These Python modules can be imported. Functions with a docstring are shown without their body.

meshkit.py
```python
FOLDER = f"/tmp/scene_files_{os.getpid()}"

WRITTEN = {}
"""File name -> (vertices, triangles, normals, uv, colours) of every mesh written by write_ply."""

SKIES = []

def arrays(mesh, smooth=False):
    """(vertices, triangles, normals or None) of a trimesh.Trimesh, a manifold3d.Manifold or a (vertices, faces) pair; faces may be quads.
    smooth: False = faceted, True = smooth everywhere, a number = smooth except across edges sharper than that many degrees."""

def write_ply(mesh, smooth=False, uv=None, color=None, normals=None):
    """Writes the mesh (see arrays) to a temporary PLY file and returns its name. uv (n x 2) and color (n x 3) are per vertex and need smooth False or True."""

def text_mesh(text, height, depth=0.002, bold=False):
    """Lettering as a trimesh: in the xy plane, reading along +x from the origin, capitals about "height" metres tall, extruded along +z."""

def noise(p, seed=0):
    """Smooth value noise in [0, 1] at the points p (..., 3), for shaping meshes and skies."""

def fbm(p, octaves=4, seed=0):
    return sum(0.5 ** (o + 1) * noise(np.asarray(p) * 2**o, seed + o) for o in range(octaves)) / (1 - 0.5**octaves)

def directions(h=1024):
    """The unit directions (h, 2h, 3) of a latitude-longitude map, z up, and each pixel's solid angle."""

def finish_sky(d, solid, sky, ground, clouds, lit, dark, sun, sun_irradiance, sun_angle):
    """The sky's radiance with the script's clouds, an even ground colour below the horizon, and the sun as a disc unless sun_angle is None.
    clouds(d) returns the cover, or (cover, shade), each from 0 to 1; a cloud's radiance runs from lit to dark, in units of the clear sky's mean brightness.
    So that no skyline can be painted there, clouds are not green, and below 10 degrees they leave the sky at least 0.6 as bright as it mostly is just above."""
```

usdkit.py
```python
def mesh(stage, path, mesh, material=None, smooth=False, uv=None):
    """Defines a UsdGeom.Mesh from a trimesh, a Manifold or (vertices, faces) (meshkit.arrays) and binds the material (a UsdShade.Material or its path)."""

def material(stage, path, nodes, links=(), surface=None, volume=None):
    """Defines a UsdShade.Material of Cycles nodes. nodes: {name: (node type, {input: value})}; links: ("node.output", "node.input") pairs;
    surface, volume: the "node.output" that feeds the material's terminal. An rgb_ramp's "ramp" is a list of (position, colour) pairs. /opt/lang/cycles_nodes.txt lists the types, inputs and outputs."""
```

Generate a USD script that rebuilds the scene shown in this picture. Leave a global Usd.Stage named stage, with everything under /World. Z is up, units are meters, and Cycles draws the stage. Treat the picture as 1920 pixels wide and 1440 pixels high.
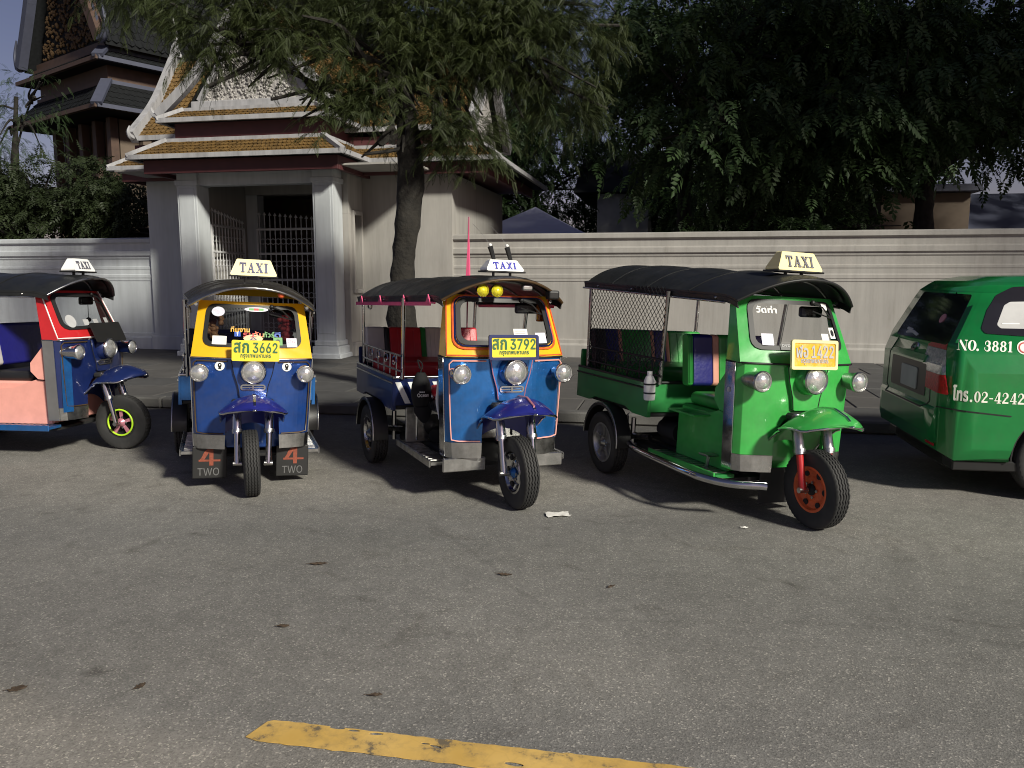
import math, glob, random
import numpy as np
import trimesh, shapely, usdkit, meshkit
from shapely import affinity
from shapely.geometry import Polygon, box as sbox, Point, LineString
from shapely.ops import unary_union
import manifold3d as m3
from pxr import Usd, UsdGeom, UsdLux, UsdShade, Sdf, Gf

# ------------------------------------------------------------------ stage, camera, sky, lamp light
stage = Usd.Stage.CreateInMemory()
UsdGeom.SetStageUpAxis(stage, UsdGeom.Tokens.z)
UsdGeom.SetStageMetersPerUnit(stage, 1.0)
world = UsdGeom.Xform.Define(stage, '/World')
stage.SetDefaultPrim(world.GetPrim())
UsdGeom.Scope.Define(stage, '/World/Looks')

CAM_H, PITCH, FPX = 1.70, 7.7, 1493.0
cam = UsdGeom.Camera.Define(stage, '/World/Camera')
cam.CreateHorizontalApertureAttr(36.0)
cam.CreateVerticalApertureAttr(27.0)
cam.CreateFocalLengthAttr(36.0 * FPX / 1920.0)
cam.CreateClippingRangeAttr(Gf.Vec2f(0.05, 2000))
cam.AddTranslateOp().Set(Gf.Vec3d(0, 0, CAM_H))
cam.AddRotateXOp().Set(90.0 - PITCH)
cam.CreateExposureAttr(0.44)

SUN_AZ, SUN_EL = -50.0, 31.0            # direction towards the light: angle from +x, elevation
SKY_STRENGTH, SUN_INT = 0.05, 1.0
_a, _e = math.radians(SUN_AZ), math.radians(SUN_EL)
SUN = np.array([math.cos(_a) * math.cos(_e), math.sin(_a) * math.cos(_e), math.sin(_e)])
sun = UsdLux.DistantLight.Define(stage, '/World/Sun')
sun.CreateNormalizeAttr(True)
sun.CreateIntensityAttr(SUN_INT)
sun.CreateAngleAttr(6.0)
sun.CreateColorAttr(Gf.Vec3f(1.0, 0.965, 0.84))
sun.AddRotateZOp().Set(SUN_AZ + 90.0)
sun.AddRotateXOp().Set(90.0 - SUN_EL)
dome = UsdLux.DomeLight.Define(stage, '/World/Sky')
dome.CreateIntensityAttr(1.0)
sky_mat = usdkit.material(stage, '/World/Looks/sky', {
    'sky': ('sky_texture', {'sky_type': 'single_scattering', 'sun_disc': False, 'sun_elevation': _e,
                            'sun_rotation': math.atan2(SUN[0], SUN[1])}),
    'dusk': ('mix_color', {'blend_type': 'multiply', 'fac': 1.0, 'b': (0.80, 0.62, 0.70)}),
    'bg': ('background_shader', {'strength': SKY_STRENGTH})},
    [('sky.color', 'dusk.a'), ('dusk.result', 'bg.color')], surface='bg.background')
UsdShade.MaterialBindingAPI.Apply(dome.GetPrim()).Bind(sky_mat)

# ------------------------------------------------------------------ helpers
RNG = np.random.default_rng(7)
TH = math.radians(11.5)                 # the street runs 11.5 degrees off the picture plane
ES, ET = np.array([math.cos(TH), -math.sin(TH), 0.0]), np.array([math.sin(TH), math.cos(TH), 0.0])
def W(s, t, z=0.0):
    return ES * s + ET * t + np.array([0, 0, z])
STREET_ROT = -11.5

_used = {}
def unique(parent, name):
    k = parent + '/' + name
    n = _used.get(k, 0); _used[k] = n + 1
    return k if n == 0 else f'{k}_{n:03d}'
def path_of(p):
    return '/World' if p is None else (p if isinstance(p, str) else str(p.GetPath()))
def tag(o, label=None, cat=None, group=None, kind=None):
    p = o.GetPrim() if hasattr(o, 'GetPrim') else o
    for k, v in (('label', label), ('category', cat), ('group', group), ('kind', kind)):
        if v: p.SetCustomDataByKey(k, v)
    return p
def thing(name, label, cat, loc=(0, 0, 0), rotz=0.0, group=None):
    x = UsdGeom.Xform.Define(stage, unique('/World', name))
    x.AddTranslateOp().Set(Gf.Vec3d(*map(float, loc)))
    x.AddRotateZOp().Set(float(rotz))
    return tag(x, label, cat, group)
def obj(name, mesh, m, parent=None, smooth=False, label=None, kind=None):
    if isinstance(mesh, list): mesh = cat(mesh)
    o = usdkit.mesh(stage, unique(path_of(parent), name), mesh, m, smooth=smooth)
    p = o.GetPrim()
    if label: p.SetCustomDataByKey('label', label)
    if kind: p.SetCustomDataByKey('kind', kind)
    return p
def grp(name, parent, label=None):
    p = UsdGeom.Xform.Define(stage, unique(path_of(parent), name)).GetPrim()
    if label: p.SetCustomDataByKey('label', label)
    return p
def tm(m):
    if hasattr(m, 'to_mesh'):
        q = m.to_mesh(); return trimesh.Trimesh(q.vert_properties[:, :3], q.tri_verts, process=False)
    if isinstance(m, tuple):
        v, f = np.asarray(m[0], float), np.asarray(m[1], int)
        if f.shape[1] == 4: f = np.vstack([f[:, [0, 1, 2]], f[:, [0, 2, 3]]])
        return trimesh.Trimesh(v, f, process=False)
    return m
def cat(l):
    return trimesh.util.concatenate([tm(x) for x in l])
def box(x0, x1, y0, y1, z0, z1):
    v = np.array([[x, y, z] for x in (x0, x1) for y in (y0, y1) for z in (z0, z1)], float)
    f = np.array([[0, 1, 3], [0, 3, 2], [4, 6, 7], [4, 7, 5], [0, 4, 5], [0, 5, 1], [2, 3, 7], [2, 7, 6], [0, 2, 6], [0, 6, 4], [1, 5, 7], [1, 7, 3]])
    return trimesh.Trimesh(v, f, process=False)
def bbox(x0, x1, y0, y1, z0, z1, b=0.01):
    """box with chamfered edges"""
    p = []
    for sx in (0, 1):
        for sy in (0, 1):
            for sz in (0, 1):
                c = [(x0, x1)[sx], (y0, y1)[sy], (z0, z1)[sz]]; d = [b if s == 0 else -b for s in (sx, sy, sz)]
                for k in range(3):
                    q = [c[i] + (0 if i == k else d[i]) for i in range(3)]; p.append(q)
    return tm(m3.Manifold.hull_points(np.array(p)))
def rbox(x0, x1, y0, y1, z0, z1, r=0.03, seg=12):
    s = m3.Manifold.sphere(r, seg)
    return tm(m3.Manifold.batch_hull([s.translate([x, y, z]) for x in (x0 + r, x1 - r) for y in (y0 + r, y1 - r) for z in (z0 + r, z1 - r)]))
def tube(pts, r, sides=8, cap=True):
    p = np.asarray(pts, float); n = len(p); r = np.broadcast_to(np.asarray(r, float), (n,))
    t = np.gradient(p, axis=0); t /= np.linalg.norm(t, axis=1, keepdims=True) + 1e-12
    up = np.array([0, 0, 1.0]) if abs(t[0][2]) < 0.9 else np.array([1.0, 0, 0])
    a = np.zeros_like(p); prev = up
    for i in range(n):
        q = prev - t[i] * (prev @ t[i])
        if np.linalg.norm(q) < 1e-6: q = np.cross(t[i], [0.3, 0.5, 0.8])
        a[i] = q / np.linalg.norm(q); prev = a[i]
    b = np.cross(t, a); ang = np.arange(sides) * 2 * np.pi / sides
    v = (p[:, None] + r[:, None, None] * (np.cos(ang)[None, :, None] * a[:, None] + np.sin(ang)[None, :, None] * b[:, None])).reshape(-1, 3)
    i, j = np.meshgrid(np.arange(n - 1), np.arange(sides), indexing='ij')
    q = np.stack([i * sides + j, i * sides + (j + 1) % sides, (i + 1) * sides + (j + 1) % sides, (i + 1) * sides + j], -1).reshape(-1, 4)
    f = [q[:, [0, 2, 1]], q[:, [0, 3, 2]]]
    f = [np.vstack([q[:, [0, 1, 2]], q[:, [0, 2, 3]]])]
    if cap:
        v = np.vstack([v, p[0], p[-1]]); c0, c1 = len(v) - 2, len(v) - 1; k = np.arange(sides)
        f.append(np.stack([np.full(sides, c0), (k + 1) % sides, k], 1))
        f.append(np.stack([np.full(sides, c1), (n - 1) * sides + k, (n - 1) * sides + (k + 1) % sides], 1))
    return trimesh.Trimesh(v, np.vstack(f), process=False)
def arc(pts, k=6):
    """Catmull-Rom through the points"""
    p = np.asarray(pts, float); p = np.vstack([2 * p[0] - p[1], p, 2 * p[-1] - p[-2]]); out = []
    for i in range(1, len(p) - 2):
        for u in np.linspace(0, 1, k, endpoint=False):
            a, b, c, d = p[i - 1:i + 3]
            out.append(0.5 * (2 * b + (c - a) * u + (2 * a - 5 * b + 4 * c - d) * u * u + (3 * b - a - 3 * c + d) * u ** 3))
    out.append(p[-2]); return np.array(out)
def ext(poly, h, plane='xy', at=0.0):
    """extrude a shapely polygon; plane 'xz' -> thickness along y, 'yz' -> along x, from `at` to at+h"""
    gs = [g for g in getattr(poly, 'geoms', [poly]) if g.area > 1e-9]
    m = cat([trimesh.creation.extrude_polygon(g, abs(h), engine='earcut') for g in gs]); v = m.vertices.copy()
    if h < 0: v[:, 2] += h
    if plane == 'xy': w = v + [0, 0, at]; flip = False
    elif plane == 'xz': w = np.stack([v[:, 0], v[:, 2] + at, v[:, 1]], 1); flip = True
    else: w = np.stack([v[:, 2] + at, v[:, 0], v[:, 1]], 1); flip = False
    f = m.faces[:, ::-1] if flip else m.faces
    return trimesh.Trimesh(w, f, process=False)
def grid(P, flip=False):
    """P: (n, m, 3) points -> quads"""
    n, m = P.shape[:2]; i, j = np.meshgrid(np.arange(n - 1), np.arange(m - 1), indexing='ij')
    q = np.stack([i * m + j, (i + 1) * m + j, (i + 1) * m + j + 1, i * m + j + 1], -1).reshape(-1, 4)
    if flip: q = q[:, ::-1]
    return tm((P.reshape(-1, 3), q))
def shell(P, Q):
    """closed solid between two grids of points, P outside"""
    n, m = P.shape[:2]; a = grid(P); b = grid(Q, True)
    k = n * m
    rim = [(i, 0) for i in range(n)] + [(n - 1, j) for j in range(1, m)] + [(i, m - 1) for i in range(n - 2, -1, -1)] + [(0, j) for j in range(m - 2, 0, -1)]
    r = np.array([i * m + j for i, j in rim]); s = np.roll(r, -1)
    f = np.vstack([np.stack([r, r + k, s], 1), np.stack([s, r + k, s + k], 1)])
    return trimesh.Trimesh(np.vstack([P.reshape(-1, 3), Q.reshape(-1, 3)]), np.vstack([a.faces, b.faces + k, f]), process=False)
def revolve(prof, seg=32, axis='z'):
    m = trimesh.creation.revolve(np.asarray(prof, float), sections=seg); v = m.vertices
    if axis == 'y': m = trimesh.Trimesh(np.stack([v[:, 0], v[:, 2], -v[:, 1]], 1), m.faces, process=False)
    if axis == 'x': m = trimesh.Trimesh(np.stack([v[:, 2], v[:, 0], v[:, 1]], 1), m.faces, process=False)
    return m
def mv(m, x=0, y=0, z=0, rx=0, ry=0, rz=0, s=1.0):
    m = tm(m).copy()
    A = trimesh.transformations.euler_matrix(math.radians(rx), math.radians(ry), math.radians(rz)); A[:3, :3] *= s; A[:3, 3] = (x, y, z)
    m.apply_transform(A); return m
def rrect(w, h, r, cx=0, cy=0):
    return sbox(cx - w / 2 + r, cy - h / 2 + r, cx + w / 2 - r, cy + h / 2 - r).buffer(r, quad_segs=5)

# ------------------------------------------------------------------ lettering
def _font(kind, size):
    from PIL import ImageFont
    pat = {'inter': 'Inter.woff2', 'thai': 'NotoSansThai*'}[kind]
    f = ImageFont.truetype(glob.glob('/opt/blender-*/*/datafiles/fonts/' + pat)[0], size)
    if kind == 'thai': f.set_variation_by_axes([700, 100])
    return f
def glyphs(text, height, kind='inter', stroke=0):
    """lettering as a shapely shape: baseline at y=0, starting at x=0, capitals `height` tall"""
    from PIL import Image, ImageDraw
    f = _font(kind, 96)
    x0, y0, x1, y1 = f.getbbox(text, anchor='ls', stroke_width=stroke)
    im = Image.new('L', (int(x1 - x0 + 8), int(y1 - y0 + 8)))
    ImageDraw.Draw(im).text((4 - x0, 4 - y0), text, 255, font=f, anchor='ls', stroke_width=stroke)
    on = np.pad(np.asarray(im) > 127, ((0, 0), (1, 1))).astype(np.int8)
    rows, st = np.nonzero(np.diff(on, axis=1) == 1); en = np.nonzero(np.diff(on, axis=1) == -1)[1]
    sh = shapely.union_all(shapely.box(st, -rows - 1, en, -rows)).buffer(0.8).buffer(-0.8).simplify(0.9)
    s = height / 70.0
    return affinity.affine_transform(sh, [s, 0, 0, s, -4 * s, (4 - y0) * s])
def fit(sh, x0, x1, y0, y1):
    a, b, c, d = sh.bounds
    return affinity.affine_transform(sh, [(x1 - x0) / (c - a), 0, 0, (y1 - y0) / (d - b), x0 - a * (x1 - x0) / (c - a), y0 - b * (y1 - y0) / (d - b)])
def slab_taxi():
    """T A X I in slab-serif capitals, unit height; list of letters"""
    R = lambda a, b, c, d: sbox(a, b, c, d)
    T = unary_union([R(0, .86, .8, 1), R(0, .68, .1, .9), R(.7, .68, .8, .9), R(.31, 0, .49, .95), R(.2, 0, .6, .1)])
    A = unary_union([Polygon([(.08, 0), (.2, 0), (.47, .8), (.44, 1)]), Polygon([(.6, 0), (.82, 0), (.55, 1), (.4, 1)]), R(.22, .28, .66, .38), R(0, 0, .32, .09), R(.52, 0, .92, .09)])
    X = unary_union([Polygon([(.05, 1), (.3, 1), (.85, 0), (.6, 0)]), Polygon([(.66, 1), (.78, 1), (.22, 0), (.1, 0)]), R(0, .91, .38, 1), R(.56, .91, .88, 1), R(0, 0, .34, .09), R(.5, 0, .9, .09)])
    I = unary_union([R(.11, 0, .31, 1), R(0, .9, .42, 1), R(0, 0, .42, .1)])
    out, x = [], 0
    for g, w in ((T, .8), (A, .92), (X, .9), (I, .42)):
        out.append(affinity.translate(g, x, 0)); x += w + .12
    return [affinity.scale(affinity.translate(g, -x / 2 + .06, 0), 1, 1, origin=(0, 0)) for g in out], x - .12

# ------------------------------------------------------------------ materials
def pm(name, color, rough=0.5, metal=0.0, coat=0.0, var=0.12, scale=6.0, bump=0.0, bscale=60.0, spec=0.5, dirt=0.0, dirt_color=(0.05, 0.045, 0.04), rvar=0.0, streak=0.0):
    """principled surface: colour broken up by noise, optional grime and fine relief"""
    c = np.array(color, float)
    n = {'tc': ('texture_coordinate', {}), 'n1': ('noise_texture', {'scale': scale, 'detail': 6.0, 'roughness': 0.62}),
         'r1': ('rgb_ramp', {'ramp': [(0.3, tuple(c * (1 - var))), (0.7, tuple(np.clip(c * (1 + var), 0, 0.95)))]}),
         'p': ('principled_bsdf', {'roughness': rough, 'metallic': metal, 'coat_weight': coat, 'coat_roughness': 0.06, 'specular_ior_level': spec})}
    l = [('tc.object', 'n1.vector'), ('n1.fac', 'r1.fac')]
    src = 'r1.color'
    if dirt:
        n['n2'] = ('noise_texture', {'scale': scale * 0.45, 'detail': 8.0, 'roughness': 0.7})
        n['r2'] = ('rgb_ramp', {'ramp': [(0.48, (0, 0, 0)), (0.72, (dirt, dirt, dirt))]})
        n['mx'] = ('mix_color', {'b': dirt_color})
        l += [('tc.object', 'n2.vector'), ('n2.fac', 'r2.fac'), ('r2.color', 'mx.fac'), (src, 'mx.a')]; src = 'mx.result'
    if streak:
        n['sm'] = ('mapping', {'scale': (3.2, 3.2, 0.28)}); n['sn'] = ('noise_texture', {'scale': 2.2, 'detail': 7.0, 'roughness': 0.68})
        k = 1 - streak; n['sr'] = ('rgb_ramp', {'ramp': [(0.40, (1, 1, 1)), (0.60, ((1 + k) / 2,) * 3), (0.72, (k, k, k * .97))]}); n['sx'] = ('mix_color', {'blend_type': 'multiply', 'fac': 1.0})
        l += [('tc.object', 'sm.vector'), ('sm.vector', 'sn.vector'), ('sn.fac', 'sr.fac'), (src, 'sx.a'), ('sr.color', 'sx.b')]; src = 'sx.result'
    if rvar:
        n['n4'] = ('noise_texture', {'scale': scale * 1.7, 'detail': 5.0})
        n['mr'] = ('map_range', {'from_min': 0.3, 'from_max': 0.7, 'to_min': max(0.02, rough - rvar), 'to_max': rough + rvar})
        l += [('tc.object', 'n4.vector'), ('n4.fac', 'mr.value'), ('mr.result', 'p.roughness')]
    l.append((src, 'p.base_color'))
    if bump:
        n['n3'] = ('noise_texture', {'scale': bscale, 'detail': 4.0})
        n['b'] = ('bump', {'strength': 0.6, 'distance': bump})
        l += [('tc.object', 'n3.vector'), ('n3.fac', 'b.height'), ('b.normal', 'p.normal')]
    return usdkit.material(stage, '/World/Looks/' + name, n, l, surface='p.BSDF')
M = {}
def mk(name, *a, **k):
    M[name] = pm(name, *a, **k); return M[name]
mk('chrome', (0.62, 0.62, 0.63), 0.12, 1.0, var=0.05, rvar=0.06, dirt=0.25)
mk('steel', (0.48, 0.48, 0.47), 0.3, 1.0, var=0.1, rvar=0.1, dirt=0.35)
mk('alloy', (0.5, 0.5, 0.5), 0.34, 0.9, var=0.1)
mk('rubber', (0.022, 0.022, 0.022), 0.75, bump=0.002, bscale=140, dirt=0.5, dirt_color=(0.07, 0.065, 0.06))
mk('seal', (0.012, 0.012, 0.012), 0.5)
mk('black_plastic', (0.014, 0.014, 0.014), 0.4)
mk('under', (0.012, 0.012, 0.012), 0.8, var=0.4, scale=14)
mk('vinyl', (0.012, 0.013, 0.014), 0.42, bump=0.0015, bscale=300, dirt=0.25, dirt_color=(0.05, 0.05, 0.05), rvar=0.12)
mk('vinyl_brown', (0.022, 0.02, 0.017), 0.33, bump=0.0015, bscale=200, dirt=0.3, rvar=0.12)
mk('blue', (0.018, 0.15, 0.46), 0.3, 0.6, coat=0.7, bump=0.006, bscale=3.5, var=0.16, dirt=0.26, dirt_color=(0.12, 0.12, 0.13), rvar=0.1)
mk('blue_deep', (0.012, 0.060, 0.27), 0.3, 0.5, coat=0.7, bump=0.006, bscale=3.5, var=0.16, dirt=0.26, dirt_color=(0.12, 0.12, 0.13), rvar=0.1)
mk('navy', (0.008, 0.018, 0.09), 0.33, 0.2, coat=0.5, bump=0.006, bscale=3.5)
mk('purple_blue', (0.02, 0.025, 0.22), 0.28, 0.3, coat=0.6)
mk('yellow', (0.78, 0.44, 0.012), 0.35, coat=0.4, bump=0.006, bscale=3.5, var=0.08, dirt=0.12, dirt_color=(0.3, 0.16, 0.03))
mk('plate_yellow', (0.72, 0.55, 0.015), 0.45, var=0.06)
mk('plate_amber', (0.75, 0.40, 0.03), 0.35, var=0.25, scale=30, dirt=0.35, dirt_color=(0.8, 0.75, 0.6))
mk('green', (0.04, 0.36, 0.062), 0.32, coat=0.6, bump=0.006, bscale=3.5, var=0.13, dirt=0.26, dirt_color=(0.09, 0.13, 0.08), rvar=0.08)
mk('green_dark', (0.02, 0.20, 0.045), 0.4, coat=0.3, dirt=0.4, dirt_color=(0.02, 0.04, 0.02))
mk('van_green', (0.006, 0.185, 0.04), 0.25, 0.05, coat=0.8, bump=0.006, bscale=3.5, var=0.09, dirt=0.25, dirt_color=(0.06, 0.10, 0.06))
mk('red', (0.45, 0.018, 0.02), 0.35, coat=0.4)
mk('pink', (0.76, 0.35, 0.29), 0.45, var=0.08, dirt=0.2, dirt_color=(0.3, 0.12, 0.1))
mk('pink_cloth', (0.75, 0.10, 0.22), 0.7)
mk('sign_cream', (0.80, 0.72, 0.36), 0.45, var=0.05, dirt=0.12, dirt_color=(0.5, 0.42, 0.2))
mk('sign_white', (0.80, 0.80, 0.78), 0.4, var=0.05, dirt=0.15, dirt_color=(0.4, 0.38, 0.34))
mk('white', (0.78, 0.78, 0.76), 0.5, var=0.06)
mk('letter_navy', (0.03, 0.03, 0.12), 0.5)
mk('letter_grey', (0.10, 0.10, 0.13), 0.5)
mk('letter_blue', (0.03, 0.03, 0.38), 0.5)
mk('letter_green', (0.01, 0.10, 0.03), 0.5)
mk('letter_cream', (0.80, 0.80, 0.70), 0.5, var=0.05)
mk('pale_grey', (0.42, 0.42, 0.42), 0.5)
mk('faded_orange', (0.22, 0.05, 0.025), 0.6, var=0.3, scale=40)
mk('faded_grey', (0.12, 0.12, 0.12), 0.6, var=0.3, scale=40)
mk('orange', (0.70, 0.12, 0.035), 0.45, var=0.2, scale=20, dirt=0.3, dirt_color=(0.12, 0.05, 0.03))
mk('lime', (0.45, 0.75, 0.03), 0.35)
mk('rose', (0.55, 0.22, 0.28), 0.4, 0.3)
mk('seat_red', (0.52, 0.02, 0.03), 0.38, var=0.1, bump=0.002, bscale=40)
mk('seat_white', (0.74, 0.70, 0.63), 0.4, var=0.08, dirt=0.2, dirt_color=(0.3, 0.28, 0.25))
mk('seat_grey', (0.46, 0.43, 0.42), 0.4)
mk('seat_green', (0.03, 0.26, 0.045), 0.28, var=0.15, bump=0.003, bscale=25)
mk('seat_navy', (0.012, 0.012, 0.14), 0.4, bump=0.004, bscale=30)
mk('seat_peach', (0.62, 0.28, 0.2), 0.45)
mk('seat_black', (0.012, 0.012, 0.014), 0.45, bump=0.002)
mk('amber', (0.75, 0.22, 0.01), 0.15, coat=1.0)
mk('fog_yellow', (0.80, 0.68, 0.03), 0.12, 0.2, coat=1.0, var=0.25, scale=60, bump=0.004, bscale=90)
mk('tail_red', (0.42, 0.006, 0.014), 0.3, coat=0.0, var=0.35, scale=40, bump=0.004, bscale=60)
mk('tail_clear', (0.50, 0.50, 0.50), 0.1, 0.55, coat=1.0, var=0.35, scale=30, bump=0.006, bscale=40)
mk('dark_glass', (0.006, 0.007, 0.008), 0.06, coat=0.6, var=0.3)
mk('skin_cloth', (0.004, 0.004, 0.005), 0.85, bump=0.001)
mk('paper', (0.72, 0.70, 0.66), 0.8, var=0.08, dirt=0.2, dirt_color=(0.3, 0.28, 0.25))
mk('dead_leaf', (0.055, 0.036, 0.022), 0.8, var=0.3)
mk('flower', (0.45, 0.22, 0.10), 0.7, var=0.6, scale=60)
mk('flower_red', (0.32, 0.03, 0.03), 0.7, var=0.5, scale=50)
mk('sticker_green', (0.10, 0.32, 0.08), 0.5)
mk('sticker_blue', (0.02, 0.08, 0.42), 0.5)
mk('sticker_tan', (0.62, 0.48, 0.28), 0.5)
mk('sticker_pale', (0.62, 0.60, 0.70), 0.5, var=0.15, scale=50)
mk('lens', (0.72, 0.72, 0.70), 0.16, 0.75, coat=1.0, var=0.25, scale=30, bump=0.006, bscale=45)

def glass_material(name, tint=(0.93, 0.95, 0.95), refl=1.0):
    return usdkit.material(stage, '/World/Looks/' + name, {
        'f': ('fresnel', {'IOR': 1.5}), 't': ('transparent_bsdf', {'color': tint}), 'g': ('glossy_bsdf', {'color': (refl, refl, refl), 'roughness': 0.02}),
        'm': ('mix_closure', {})}, [('f.fac', 'm.fac'), ('t.BSDF', 'm.closure1'), ('g.BSDF', 'm.closure2')], surface='m.closure')
M['glass'] = glass_material('glass', refl=0.45)
M['glass_smoke'] = glass_material('glass_smoke', (0.42, 0.44, 0.46), 0.5)

def leaf_material(name, a, b, trans=0.35):
    return usdkit.material(stage, '/World/Looks/' + name, {
        'g': ('geometry', {}), 'n': ('noise_texture', {'scale': 1.4, 'detail': 3.0}), 'n2': ('white_noise_texture', {'dimensions': '1D'}),
        'mx': ('mix_float', {'fac': 0.45}), 'r': ('rgb_ramp', {'ramp': [(0.25, a), (0.8, b)]}),
        'p': ('principled_bsdf', {'roughness': 0.55, 'specular_ior_level': 0.3}), 't': ('translucent_bsdf', {}), 'm': ('mix_closure', {'fac': trans})},
        [('g.position', 'n.vector'), ('g.random_per_island', 'n2.w'), ('n.fac', 'mx.a'), ('n2.value', 'mx.b'), ('mx.result', 'r.fac'),
         ('r.color', 'p.base_color'), ('r.color', 't.color'), ('p.BSDF', 'm.closure1'), ('t.BSDF', 'm.closure2')], surface='m.closure')
M['leaf_street'] = leaf_material('leaf_street', (0.012, 0.021, 0.007), (0.055, 0.070, 0.020), 0.22)
M['leaf_dark'] = leaf_material('leaf_dark', (0.010, 0.024, 0.008), (0.042, 0.075, 0.022), 0.18)
M['leaf_bush'] = leaf_material('leaf_bush', (0.009, 0.016, 0.006), (0.035, 0.048, 0.018), 0.2)
mk('bark', (0.014, 0.012, 0.009), 0.9, var=0.5, scale=9, bump=0.03, bscale=22)
mk('wall_white', (0.47, 0.495, 0.515), 0.75, streak=0.22, var=0.05, scale=1.2, dirt=0.28, dirt_color=(0.34, 0.35, 0.36), bump=0.002, bscale=30)
mk('wall_cream', (0.325, 0.311, 0.29), 0.78, streak=0.26, var=0.07, scale=1.1, dirt=0.35, dirt_color=(0.30, 0.265, 0.235), bump=0.002, bscale=30)
mk('trim_white', (0.34, 0.338, 0.35), 0.7, streak=0.45, var=0.06, dirt=0.25, dirt_color=(0.36, 0.33, 0.32))
mk('maroon', (0.075, 0.02, 0.022), 0.6, var=0.15)
mk('tile_orange', (0.15, 0.088, 0.026), 0.6, var=0.45, scale=9, dirt=0.75, dirt_color=(0.08, 0.05, 0.02))
mk('tile_dark', (0.011, 0.012, 0.013), 0.75, spec=0.12, var=0.3, scale=10)
mk('gold', (0.075, 0.045, 0.02), 0.45, 0.3, var=0.3, scale=8)
mk('copper', (0.065, 0.037, 0.025), 0.6, var=0.2)
mk('iron_white', (0.55, 0.55, 0.56), 0.5, var=0.08, dirt=0.2)
mk('relief', (0.33, 0.315, 0.30), 0.7, var=0.2, scale=20, bump=0.05, bscale=14)
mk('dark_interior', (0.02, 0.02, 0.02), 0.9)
mk('tent', (0.55, 0.57, 0.70), 0.7, var=0.05)
mk('brown_wall', (0.12, 0.09, 0.066), 0.8, var=0.1)
mk('blue_roof', (0.055, 0.06, 0.09), 0.6, var=0.1)
mk('slab', (0.062, 0.061, 0.060), 0.85, var=0.2, scale=2.5, dirt=0.5, dirt_color=(0.05, 0.048, 0.046), bump=0.004, bscale=60)
mk('slab_warm', (0.072, 0.068, 0.064), 0.85, var=0.2, scale=2.0, dirt=0.5, dirt_color=(0.06, 0.056, 0.05), bump=0.004, bscale=60)
mk('kerb', (0.10, 0.097, 0.092), 0.85, var=0.2, scale=3, dirt=0.5, bump=0.004)
mk('soil', (0.03, 0.03, 0.025), 0.95, var=0.3)

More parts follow.
